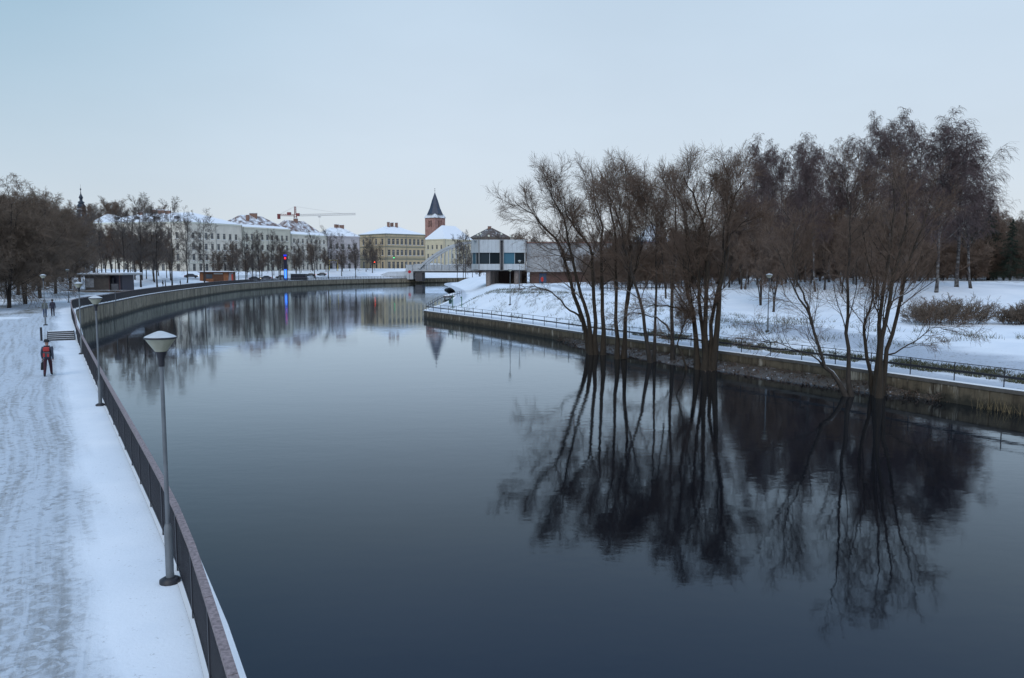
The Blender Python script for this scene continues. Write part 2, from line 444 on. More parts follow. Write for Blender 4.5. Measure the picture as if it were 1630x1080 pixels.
rb_px = [(1630, 624), (1385, 590), (1300, 578), (1139, 558), (964, 535), (925, 529), (802, 511), (673, 494.5)]
RB0 = [tuple(G(x, y, Z_RIGHT)[:2]) for x, y in rb_px]
RB = np.vstack([resample(chaikin([(58, -30), (42, 8), (32, 24)] + RB0, 2), 1.5)])
N_RB = len(RB)
RBX = np.vstack([RB, resample(chaikin([RB[-1], (-11.5, 135), (-12, 170), (-17, 230), (-27, 300), (-27, 345), (-8, 385), (60, 412), (600, 446)], 2), 4.0)[1:]])

def z_left(x, y, xe):
    d = xe - x
    low_near = Z_LOW + (Z_UP - Z_LOW) * sstep(Y_STEP + 0.15, Y_STEP + 2.0, y)
    low_far = Z_LOW + (Z_UP - Z_LOW) * np.clip((y - (Y_STEP - 14)) / 28, 0, 1)
    k = sstep(2.7, 4.4, d)
    z = low_near * (1 - k) + low_far * k
    far = sstep(110, 260, y)
    z = z + far * (3.3 * sstep(5, 34, d) + 1.1 * sstep(34, 90, d)) + (1 - far) * (0.5 * sstep(12, 40, d) + 1.3 * sstep(30, 90, d))
    z = z + 0.3 * sstep(330, 400, y) * sstep(6, 26, d)
    hill = sstep(300, 520, y) * sstep(-140, -260, x) * 16 + sstep(480, 900, y) * 6
    bumps = (lnoise(x * 0.25 + 50, y * 0.25 + 50) - 0.5) * 0.28 * sstep(7, 12, d) + (lnoise(x * 0.9 + 9, y * 0.9 + 3) - 0.5) * 0.05 * sstep(0.5, 2, d)
    return z + hill + bumps
def z_right(x, y, xe):
    d = x - xe
    z = Z_RIGHT + 1.25 * sstep(2.6, 11, d) + 1.5 * sstep(8, 70, d)
    z = z + 1.3 * sstep(3.2, 10, d) * sstep(76, 100, y) * (1 - 0.4 * sstep(150, 190, y))
    z = z + 2.0 * sstep(250, 380, y) * sstep(3, 30, d) + sstep(60, 220, d) * 3 * sstep(60, 200, y)
    b = (lnoise(x * 0.3 + 80, y * 0.3 + 20) - 0.5) * 0.3 * sstep(3, 7, d) + (lnoise(x * 1.1 + 8, y * 1.1 + 2) - 0.5) * 0.08 * sstep(2, 4, d)
    return z + b
def edge_x(poly, y):
    return np.interp(y, poly[:, 1], poly[:, 0])
def bank_y(px):                         # depth at which the sight line of a picture column meets the left quay
    col = CX + LE[:N_FENCE, 0] / np.maximum(LE[:N_FENCE, 1], 1) * FPX
    i = np.argmax(LE[:N_FENCE, 1] > 130); return float(np.interp(px, col[i:], LE[i:N_FENCE, 1]))
def zl(x, y): return float(z_left(np.array([x]), np.array([y]), np.array([edge_x(LE, y)]))[0])
def zr(x, y): return float(z_right(np.array([x]), np.array([y]), np.array([edge_x(RBX, y)]))[0])

def strip_ground(name, edge, sign, offs, zf, trodf, soilf, mat, drop):
    n, k = len(edge), len(offs)
    X = edge[:, 0][:, None] + sign * offs[None, :]; Y = np.repeat(edge[:, 1][:, None], k, 1)
    E = np.repeat(edge[:, 0][:, None], k, 1); D = np.repeat(offs[None, :], n, 0)
    Z = zf(X, Y, E)
    V = np.stack([X, Y, Z], -1).reshape(-1, 3)
    idx = np.arange(n * k).reshape(n, k)
    q = np.stack([idx[:-1, :-1], idx[1:, :-1], idx[1:, 1:], idx[:-1, 1:]], -1).reshape(-1, 4)
    if sign > 0: q = q[:, ::-1]
    me = np_mesh(name, V, q, mat, True, {'d': D.ravel(), 'trod': trodf(X, Y, D).ravel(), 'soil': soilf(X, Y, D).ravel()})
    return tag(link(name, me), kind='structure')

def seg_dist(X, Y, pts):
    best = np.full(X.shape, 1e9)
    for (x0, y0), (x1, y1) in zip(pts[:-1], pts[1:]):
        dx, dy = x1 - x0, y1 - y0
        t = np.clip(((X - x0) * dx + (Y - y0) * dy) / (dx * dx + dy * dy), 0, 1)
        best = np.minimum(best, np.hypot(X - x0 - t * dx, Y - y0 - t * dy))
    return best
offs_l = np.r_[0, np.arange(0.25, 9, 0.35), np.arange(9, 30, 1.0), np.arange(30, 80, 3), [90, 110, 140, 180, 240, 320, 450, 700, 1200, 2500]]
left_path2 = [(-34, 52), (-46, 64), (-60, 76), (-90, 92), (-140, 110)]
left_path3 = [(-52, 78), (-62, 98), (-70, 118), (-86, 160), (-104, 240), (-104, 320)]
street = [(-280, 272), (-160, 300), (-128, 328), (-112, 372), (-88, 420), (-60, 444)]
def trod_left(X, Y, D):
    n = lnoise(X * 0.35 + 30, Y * 0.35 + 60) - 0.5
    a = sstep(1.5, 2.3, D + n * 0.8) * (1 - sstep(8.0, 10.5, D + n * 2)) * (1 - sstep(90, 130, Y))
    strip = (1 - sstep(0.5, 0.9, D)) * 0
    b = 1 - sstep(2.2, 3.6, seg_dist(X, Y, left_path2) + n * 1.5)
    c = 1 - sstep(1.6, 2.8, seg_dist(X, Y, left_path3) + n)
    s = 1 - sstep(4.5, 6.0, seg_dist(X, Y, street) + n)
    a = a * (1 - 0.95 * (1 - sstep(0.8, 1.1, np.hypot((X + 48.0) / 2.2, (Y - 73) / 3.0) + n * 0.3)))
    return np.clip(np.maximum.reduce([a, b, c, s * 1.0]), 0, 1)
def soil_left(X, Y, D):
    edge1 = [tuple(G(-30, 503, 2.35)[:2]), tuple(G(42, 499, 2.35)[:2]), tuple(G(62, 490, 2.35)[:2])]; edge2 = [tuple(G(96, 469, 2.6)[:2]), tuple(G(150, 467, 2.6)[:2])]
    return np.clip((1 - sstep(0.6, 1.6, seg_dist(X, Y, edge1))) + (1 - sstep(0.8, 2.0, seg_dist(X, Y, edge2))) + (1 - sstep(1.0, 4.5, np.hypot(X + 64, (Y - 97) * 0.8))) + (1 - sstep(1, 4, np.hypot(X + 70, (Y - 112) * 0.7))) + (1 - sstep(3, 8, np.hypot(X + 78, (Y - 150) * 1.6))) + 0.6 * (1 - sstep(3, 5, seg_dist(X, Y, street))), 0, 1)
strip_ground('left_bank_ground', LE, -1, offs_l, z_left, trod_left, soil_left, mat_ground('left_bank_snow', True), 0)

offs_r = np.r_[0, np.arange(0.3, 6, 0.4), np.arange(6, 32, 0.8), np.arange(32, 90, 3), [100, 120, 150, 200, 280, 400, 700, 1200, 2500]]
right_path2 = [tuple(G(1180, 513, 2.4)[:2]), tuple(G(1260, 522, 2.4)[:2]), tuple(G(1400, 537, 2.4)[:2]), tuple(G(1630, 563, 2.4)[:2]), (46, 34), (60, 10)]
right_path3 = [tuple(G(1180, 513, 2.4)[:2]), (16, 96), (9, 125), (8, 160)]
right_path4 = [tuple(G(1640, 482, 3.0)[:2]), tuple(G(1300, 470, 3.0)[:2])]
def trod_right(X, Y, D):
    n = lnoise(X * 0.4 + 10, Y * 0.4 + 90) - 0.5
    a = 0.75 * (1 - sstep(2.2, 2.9, D + n * 0.6))
    b = 1.0 * (1 - sstep(1.2, 2.0, seg_dist(X, Y, right_path2) + n * 0.5))
    c = 0.7 * (1 - sstep(0.8, 1.5, seg_dist(X, Y, right_path3) + n * 0.5))
    e = 0.7 * (1 - sstep(1.2, 2.5, seg_dist(X, Y, right_path4) + n))
    return np.clip(np.maximum.reduce([a, b, c, e]), 0, 1)
def soil_right(X, Y, D):
    n = lnoise(X * 0.8, Y * 0.8)
    return np.clip(0.55 * sstep(2.8, 3.4, D) * (1 - sstep(4.4, 6.5, D + n * 2)) * (1 - sstep(70, 90, Y)) + 0.9 * sstep(60, 90, D) * sstep(70, 100, Y), 0, 1)
strip_ground('right_bank_ground', RBX, 1, offs_r, z_right, trod_right, soil_right, mat_ground('right_bank_snow', False), 0)

wb = MB()
wb.add([(-700, -120, 0), (700, -120, 0), (700, 1200, 0), (-700, 1200, 0)], [(0, 1, 2, 3)])
tag(wb.build('river_water', mat_water()), kind='structure')
rb_ = MB(); rb_.add([(-4000, -200, -2.2), (4000, -200, -2.2), (4000, 5000, -2.2), (-4000, 5000, -2.2)], [(0, 1, 2, 3)])
tag(rb_.build('river_bed_ground', simple('river_mud', (0.05, 0.045, 0.035))), kind='structure')

# ------------------------------------------------------------------ retaining walls
M_concL = mat_concrete('stained_concrete', (0.33, 0.29, 0.215), (0.075, 0.064, 0.045))
M_concR = mat_concrete('old_concrete', (0.155, 0.125, 0.085), (0.06, 0.045, 0.03))
M_cope = simple('coping_concrete', (0.12, 0.11, 0.10), 0.9, 0.3, 2, snow=0.85)
M_joint = simple('dark_joint', (0.03, 0.028, 0.025), 0.95, 0.2)
def retaining_wall(name, label, edge, zfun, outward, mat, panel, group, vis=None):
    root = empty(name, (edge[0, 0], edge[0, 1], 0), 0, label, 'wall')
    o = np.array([edge[0, 0], edge[0, 1], 0])
    n = normals(edge) * outward
    core, cope = MB(), MB(); ov = 0.08
    pts = resample(edge, panel); nn = normals(pts) * outward
    for i in range(len(pts) - 1):
        a, b = pts[i], pts[i + 1]; z0, z1 = zfun(a), zfun(b)
        def P(p, nv, off, z): return Vector((p[0] + nv[0] * off - o[0], p[1] + nv[1] * off - o[1], z))
        core.hexa([P(a, nn[i], -0.35, -2), P(a, nn[i], -0.02, -2), P(b, nn[i + 1], -0.02, -2), P(b, nn[i + 1], -0.35, -2)],
                  [P(a, nn[i], -0.35, z0 - 0.20), P(a, nn[i], -0.02, z0 - 0.20), P(b, nn[i + 1], -0.02, z1 - 0.20), P(b, nn[i + 1], -0.35, z1 - 0.20)])
        cope.hexa([P(a, nn[i], -0.40, z0 - 0.185), P(a, nn[i], ov, z0 - 0.185), P(b, nn[i + 1], ov, z1 - 0.185), P(b, nn[i + 1], -0.40, z1 - 0.185)],
                  [P(a, nn[i], -0.40, z0 + 0.012), P(a, nn[i], ov, z0 + 0.012), P(b, nn[i + 1], ov, z1 + 0.012), P(b, nn[i + 1], -0.40, z1 + 0.012)])
        d = (b - a); ln = np.linalg.norm(d); d = d / ln; g = 0.02
        a2, b2 = a + d * g, b - d * g; t = 0.05 + random.uniform(-0.012, 0.012)
        pm = MB().hexa([P(a2, nn[i], -0.02, -1), P(a2, nn[i], t, -1), P(b2, nn[i + 1], t, -1), P(b2, nn[i + 1], -0.02, -1)],
                       [P(a2, nn[i], -0.02, z0 - 0.195), P(a2, nn[i], t, z0 - 0.195), P(b2, nn[i + 1], t, z1 - 0.195), P(b2, nn[i + 1], -0.02, z1 - 0.195)])
        pm.build('wall_panel', mat, root)
    core.build('wall_core', M_joint, root)
    cope.build('coping', M_cope, root)
    return root
def z_left_edge(p): return Z_LOW if p[1] < Y_STEP else (Z_UP if p[1] > Y_STEP + 2 else Z_LOW + (Z_UP - Z_LOW) * float(sstep(Y_STEP + 0.15, Y_STEP + 2.0, np.array(p[1]))))
retaining_wall('retaining_wall', 'tall stained concrete river wall curving along the left promenade', LE[20:N_FENCE + 8], z_left_edge, 1, M_concL, 3.2, None)
i35 = int(np.argmin(np.abs(RB[:, 1] - 20)))
right_edge = np.vstack([RB[i35:], RBX[N_RB:N_RB + 14]])
retaining_wall('retaining_wall', 'low brown concrete river wall below the right bank path', right_edge, lambda p: Z_RIGHT, -1, M_concR, 3.0, None)

# ------------------------------------------------------------------ promenade railing (left)
M_rail = simple('frosted_handrail', (0.22, 0.175, 0.18), 0.7, 0.5, 18)
def left_railing():
    pts = LB[14:N_FENCE]
    pts = resample(pts, 2.1)
    o = np.array([pts[0, 0], pts[0, 1], Z_LOW])
    root = empty('railing', o, 0, 'long dark steel railing with frosted handrail along the left promenade', 'railing')
    def zz(p): return z_left_edge(p) - Z_LOW
    low, far = MB(), MB()
    post = MB().box(-0.03, 0.03, -0.03, 0.03, -0.02, 1.07).mesh('post', M_dark)
    balm = MB().box(-0.011, 0.011, -0.011, 0.011, 0.09, 1.05).mesh('baluster', M_dark)
    nb = 0
    for i in range(len(pts) - 1):
        a = Vector((pts[i, 0] - o[0], pts[i, 1] - o[1], zz(pts[i]))); b = Vector((pts[i + 1, 0] - o[0], pts[i + 1, 1] - o[1], zz(pts[i + 1])))
        e_ = (b - a).normalized() * 0.008
        MB().bar(a + e_ + Vector((0, 0, 1.105)), b - e_ + Vector((0, 0, 1.105)), 0.10, 0.07).build('handrail', M_rail, root)
        low.bar(a + Vector((0, 0, 0.09)), b + Vector((0, 0, 0.09)), 0.04, 0.04)
        rz = math.atan2(b.y - a.y, b.x - a.x)
        link('post', post, root, a, rz)
        k = 19
        for j in range(1, k):
            p = a.lerp(b, j / k)
            if pts[i, 1] > 4 and nb < 290:
                link('baluster', balm, root, p, rz); nb += 1
            else:
                far.box(p.x - 0.012, p.x + 0.012, p.y - 0.012, p.y + 0.012, p.z + 0.09, p.z + 1.05)
    low.build('bottom_rail', M_dark, root)
    tag(far.build('balusters', M_dark, root), kind='stuff')
left_railing()

# ------------------------------------------------------------------ right bank railing
def right_railing():
    e = RB[i35:]
    n = normals(e); e2 = resample(e - n * (-0.55), 2.6)      # 0.55 m inside the edge
    o = np.array([e2[0, 0], e2[0, 1], Z_RIGHT])
    root = empty('railing', o, 0, 'thin two-bar steel railing along the right bank path', 'railing')
    post = MB().tube([(0, 0, -0.03), (0, 0, 0.98)], 0.03, 6).mesh('post', M_dark)
    top, mid = MB(), MB()
    tops = []
    back = resample([tuple(e2[-1]), tuple(G(700, 480, Z_RIGHT)[:2]), tuple(G(735, 470, Z_RIGHT)[:2])], 4.0)[1:]
    e2 = np.vstack([e2, back])
    q = [Vector((p[0] - o[0], p[1] - o[1], 0)) for p in e2]
    for i, p in enumerate(q):
        link('post', post, root, p)
        if i:
            top.tube([q[i - 1] + Vector((0, 0, 0.95)), p + Vector((0, 0, 0.95))], 0.02, 5)
            mid.bar(q[i - 1] + Vector((0, 0, 0.52)), p + Vector((0, 0, 0.52)), 0.05, 0.12)
    top.build('top_rail', M_dark, root); mid.build('middle_rail', M_dark, root)
right_railing()
# ------------------------------------------------------------------ trees
def unit(v): return v / np.maximum(np.linalg.norm(v, axis=-1, keepdims=True), 1e-9)
def tubes(pts, rad, sides):
    """pts (N,P,3), rad (N,P) -> verts, quads of N tapering tubes"""
    N_, P_, _ = pts.shape
    t = unit(np.gradient(pts, axis=1))
    ref = np.array([0.37, 0.61, 0.70]) + np.zeros_like(t)
    bad = np.abs((t * ref).sum(-1)) > 0.93
    ref[bad] = np.array([0.8, -0.6, 0.1])
    u = unit(np.cross(t, ref)); w = np.cross(t, u)
    a = np.arange(sides) * 2 * np.pi / sides
    ring = u[:, :, None, :] * np.cos(a)[None, None, :, None] + w[:, :, None, :] * np.sin(a)[None, None, :, None]
    V = (pts[:, :, None, :] + ring * rad[:, :, None, None]).reshape(-1, 3)
    idx = np.arange(N_ * P_ * sides).reshape(N_, P_, sides)
    n1 = np.roll(idx, -1, axis=2)
    Q = np.stack([idx[:, :-1], n1[:, :-1], n1[:, 1:], idx[:, 1:]], -1).reshape(-1, 4)
    return V, Q
def join(parts):
    V, Q, k = [], [], 0
    for v, q in parts:
        V.append(v); Q.append(q + k); k += len(v)
    return np.vstack(V), np.vstack(Q)
def grow(rng, par, prad, n, t0, t1, ang, angv, ratio, shrink, P_, wander, trop, rmul, rmin, minlen=0.15, side=None):
    """n children on every parent curve"""
    N_, Pp, _ = par.shape
    seg = np.linalg.norm(np.diff(par, axis=1), axis=2); Lp = seg.sum(1)
    t = t0 + (t1 - t0) * (np.arange(n)[None, :] + rng.random((N_, n))) / n
    f = t * (Pp - 1); i = np.minimum(f.astype(int), Pp - 2); fr = (f - i)[..., None]
    rows = np.arange(N_)[:, None]
    base = par[rows, i] * (1 - fr) + par[rows, i + 1] * fr
    tan = unit(par[rows, i + 1] - par[rows, i])
    r0 = prad[rows, i] * (1 - fr[..., 0]) + prad[rows, i + 1] * fr[..., 0]
    rnd = rng.normal(size=tan.shape)
    perp = unit(rnd - (rnd * tan).sum(-1, keepdims=True) * tan)
    a = np.radians(ang + angv * rng.normal(size=t.shape))[..., None]
    d = tan * np.cos(a) + perp * np.sin(a)
    Lc = np.maximum(Lp[:, None] * ratio * (1 - shrink * t) * (0.6 + 0.7 * rng.random(t.shape)), minlen)
    base, d, Lc, r0 = base.reshape(-1, 3), d.reshape(-1, 3), Lc.ravel(), r0.ravel()
    M = len(base); pts = np.empty((M, P_, 3)); pts[:, 0] = base
    step = (Lc / (P_ - 1))[:, None]
    for k in range(1, P_):
        d = unit(d + wander * rng.normal(size=d.shape) + np.asarray(trop)[None, :] * (k / (P_ - 1)))
        pts[:, k] = pts[:, k - 1] + d * step
    rb = np.maximum(np.minimum(r0 * rmul, r0 * 0.9), rmin)
    rad = rb[:, None] * np.linspace(1, 0.35, P_)[None, :]
    return pts, np.maximum(rad, rmin * 0.6)
def spline(pts, n):
    p = np.asarray(pts, float); m = len(p)
    q = np.vstack([2 * p[0] - p[1], p, 2 * p[-1] - p[-2]])
    out = []
    for s in np.linspace(0, m - 1 - 1e-6, n):
        i = int(s); t = s - i; a, b, c, d = q[i], q[i + 1], q[i + 2], q[i + 3]
        out.append(0.5 * ((2 * b) + (-a + c) * t + (2 * a - 5 * b + 4 * c - d) * t * t + (-a + 3 * b - 3 * c + d) * t ** 3))
    return np.array(out)

BARK_WILLOW = mat_bark('willow_bark', (0.038, 0.028, 0.019), 0.07)
BARK_DARK = mat_bark('dark_bark', (0.035, 0.028, 0.024), 0.08)
BARK_SNOWY = mat_bark('snow_laden_bark', (0.045, 0.036, 0.030), 0.22)
BARK_BIRCH = mat_bark('birch_bark', (0.05, 0.042, 0.04), 0.0, (0.17, 0.165, 0.16), 0.54)
TWIG_BROWN = mat_bark('brown_twigs', (0.165, 0.112, 0.082))
TWIG_OLIVE = mat_bark('olive_twigs', (0.165, 0.122, 0.090))
TWIG_PURPLE = mat_bark('purple_brown_twigs', (0.115, 0.080, 0.078))
TWIG_GREY = mat_bark('grey_twigs', (0.120, 0.100, 0.088))
M_needle = mat_bark('dark_needles', (0.018, 0.030, 0.018))

def build_tree(name, stems, radii, spec, bark, twig, rng, origin=(0, 0, 0), label=None, cat='tree', group=None, boughs=None):
    """stems: (S,P,3) curves in world or local metres. spec: list of grow() argument dicts, level by level."""
    o = np.asarray(origin, float)
    stems = np.asarray(stems) - o
    woody, fine = [tubes(stems, radii, 8)], []
    sets = [(spec, np.ones(len(stems), bool))] if boughs is None else [(spec, ~boughs), (BOUGH, boughs)]
    for sp_, sel in sets:
        if not sel.any(): continue
        par, prad = stems[sel], radii[sel]
        for s in sp_:
            s = dict(s); sides = s.pop('sides', 3); wood = s.pop('wood', False)
            c, r = grow(rng, par, prad, **s)
            (woody if wood else fine).append(tubes(c, r, sides))
            par, prad = c, r
    root = empty(name, o, 0, label, cat, group)
    V, Q = join(woody); link('trunk', np_mesh('trunk', V, Q, bark), root)
    V, Q = join(fine); link('crown', np_mesh('crown', V, Q, twig), root)
    return root

WILLOW = [dict(n=15, t0=0.26, t1=0.98, ang=34, angv=13, ratio=0.34, shrink=0.66, P_=8, wander=0.09, trop=(0, 0, 0.16), rmul=0.36, rmin=0.020, sides=5, wood=True, minlen=1.5),
          dict(n=8, t0=0.12, t1=1.0, ang=32, angv=14, ratio=0.58, shrink=0.40, P_=5, wander=0.11, trop=(0, 0, 0.10), rmul=0.50, rmin=0.011, sides=3, minlen=0.9),
          dict(n=8, t0=0.12, t1=1.0, ang=32, angv=15, ratio=0.60, shrink=0.35, P_=4, wander=0.12, trop=(0, 0, 0.03), rmul=0.60, rmin=0.0085, minlen=0.65),
          dict(n=2, t0=0.2, t1=0.9, ang=30, angv=14, ratio=0.75, shrink=0.3, P_=2, wander=0.15, trop=(0, 0, -0.03), rmul=0.8, rmin=0.0075, minlen=0.5)]
WILLOW_THIN = [dict(s, n=k, rmin=r) for s, k, r in zip(WILLOW, (12, 6, 6, 2), (0.016, 0.010, 0.0065, 0.0055))]
BOUGH = [dict(s, n=k, t0=0.3, trop=(0, 0, t), minlen=m) for s, k, t, m in zip(WILLOW_THIN, (9, 5, 5, 2), (0.10, -0.05, -0.12, -0.1), (1.2, 0.7, 0.45, 0.3))]

def traced(px_pts, Y0, lean=0.0, n=14):
    """a stem whose sight line passes through the given points; it leans away from or towards the camera by 'lean' metres per metre of height"""
    out, z0 = [], None
    for i, (x, y) in enumerate(px_pts):
        y = y + 15 * min(1.0, max(0.0, (420 - y) / 130)); Y = Y0
        for _ in range(3):
            p = A(x, y, Y); z0 = p[2] if z0 is None else z0
            Y = Y0 + lean * (p[2] - z0)
        out.append(p)
    return spline(out, n)
def front_tree(name, label, stems_px, base_r, Y0, spec, seed, bark=BARK_WILLOW, twig=TWIG_BROWN, group=None):
    rng = np.random.default_rng(seed)
    S, Rr = [], []
    for k, st in enumerate(stems_px):
        s = traced(st, Y0 + rng.uniform(-0.6, 0.6), rng.uniform(-0.10, 0.14))
        wob = rng.normal(size=s.shape) * 0.05; wob[0] = 0
        S.append(s + wob)
        ln = np.linalg.norm(np.diff(s, axis=0), axis=1).sum()
        t = np.linspace(0, 1, len(s))
        r = 0.80 * base_r[k] * (1 - 0.88 * t ** 0.85)
        if st[0][1] > 540: r[0] *= 1.5; r[1] *= 1.1         # root flare
        Rr.append(np.maximum(r, 0.02))
    S, Rr = np.array(S), np.array(Rr)
    o = S[0, 0].copy()
    S[:, 0, 2] -= 0.25
    return build_tree(name, S, Rr, spec, bark, twig, rng, o, label, 'tree', group, np.array([st[0][1] < 580 and np.ptp([q[1] for q in st]) < 90 for st in stems_px]))

Y1 = float(G(940, 561, 0.15)[1]); Y2 = float(G(985, 568, 0.15)[1]); Y3 = float(G(1040, 574, 0.15)[1]); Y4 = float(G(1120, 586, 0.15)[1]); Y5 = float(G(1350, 629, 0.1)[1]); Y6 = float(G(1397, 628, 0.1)[1])
grp_w = 'bare willows standing at the foot of the right river wall'
front_tree('willow_tree', 'leftmost bare willow at the right wall, main stem arching left over the water',
    [[(939, 561), (928, 512), (915, 475), (902, 427), (891, 387), (865, 353), (847, 330), (818, 312)],
     [(941, 561), (935, 501), (922, 461), (906, 387), (898, 342), (880, 301), (873, 285)],
     [(948, 561), (948, 509), (943, 427), (941, 400), (920, 360), (904, 335), (898, 300)],
     [(960, 561), (960, 479), (958, 405), (959, 361), (948, 313), (944, 275)],
     [(926, 508), (906, 492), (880, 466), (854, 457), (826, 455)]],
    [0.27, 0.24, 0.25, 0.24, 0.12], Y1, WILLOW, 101, group=grp_w)
front_tree('willow_tree', 'slim two-stemmed bare willow right of the arching leftmost willow',
    [[(982, 568), (982, 479), (980, 387), (972, 313), (964, 280)], [(993, 566), (998, 479), (1002, 405), (1002, 331), (998, 272)],
     [(996, 500), (1010, 440), (1022, 380), (1030, 320), (1028, 285)]],
    [0.22, 0.23, 0.10], Y2, WILLOW, 102, group=grp_w)
front_tree('willow_tree', 'bare willow with thin crossing stems in the middle of the right wall row',
    [[(1035, 573), (1024, 494), (1004, 430), (985, 345), (972, 300)], [(1041, 573), (1044, 442), (1045, 360), (1047, 318)],
     [(1071, 578), (1071, 461), (1075, 345), (1072, 280)], [(1066, 522), (1043, 505), (1006, 499), (983, 508)], [(1060, 470), (1052, 400), (1035, 340), (1020, 290)]],
    [0.20, 0.16, 0.22, 0.10, 0.09], Y3, WILLOW, 103, BARK_SNOWY, TWIG_BROWN, group=grp_w)
front_tree('willow_tree', 'big bare willow with a sheaf of thick stems beside the muddy shore',
    [[(1111, 588), (1105, 511), (1089, 441), (1092, 348), (1080, 285)], [(1121, 588), (1122, 511), (1126, 433), (1124, 375), (1106, 305), (1090, 270)],
     [(1134, 588), (1146, 472), (1158, 394), (1160, 336), (1167, 300), (1184, 275)], [(1128, 588), (1134, 511), (1148, 441), (1161, 371), (1190, 340)],
     [(1124, 588), (1116, 500), (1112, 420), (1118, 340), (1135, 280)],
     [(1098, 500), (1077, 491), (1050, 487), (1010, 490)], [(1093, 588), (1080, 545), (1094, 507), (1105, 470)]],
    [0.27, 0.26, 0.26, 0.22, 0.22, 0.10, 0.10], Y4, WILLOW, 104, group=grp_w)
front_tree('willow_tree', 'bare willow leaning left out of the water beside the forked trunk on the right',
    [[(1350, 632), (1324, 597), (1313, 576), (1300, 539), (1287, 499), (1269, 473), (1255, 436), (1236, 390)],
     [(1292, 510), (1282, 475), (1268, 440), (1262, 400), (1268, 350)],
     [(1356, 630), (1349, 565), (1350, 499), (1353, 420), (1352, 340), (1347, 275)],
     [(1311, 576), (1266, 557), (1232, 544), (1207, 541)]],
    [0.17, 0.09, 0.17, 0.06], Y5, WILLOW_THIN, 105, BARK_SNOWY, TWIG_BROWN, group=grp_w)
front_tree('willow_tree', 'broad bare willow forking into a fan of stems, rightmost of the row',
    [[(1392, 630), (1385, 589), (1375, 539), (1378, 512), (1387, 481), (1384, 420), (1372, 350)], [(1395, 630), (1397, 568), (1401, 507), (1411, 446), (1418, 400), (1426, 330), (1420, 275)],
     [(1399, 630), (1403, 552), (1416, 481), (1427, 420), (1442, 340), (1440, 280)], [(1403, 630), (1411, 568), (1430, 499), (1445, 428), (1470, 350), (1482, 300)],
     [(1406, 572), (1430, 560), (1459, 539), (1490, 522), (1524, 530)]],
    [0.16, 0.20, 0.20, 0.19, 0.07], Y6, WILLOW_THIN, 106, group=grp_w)

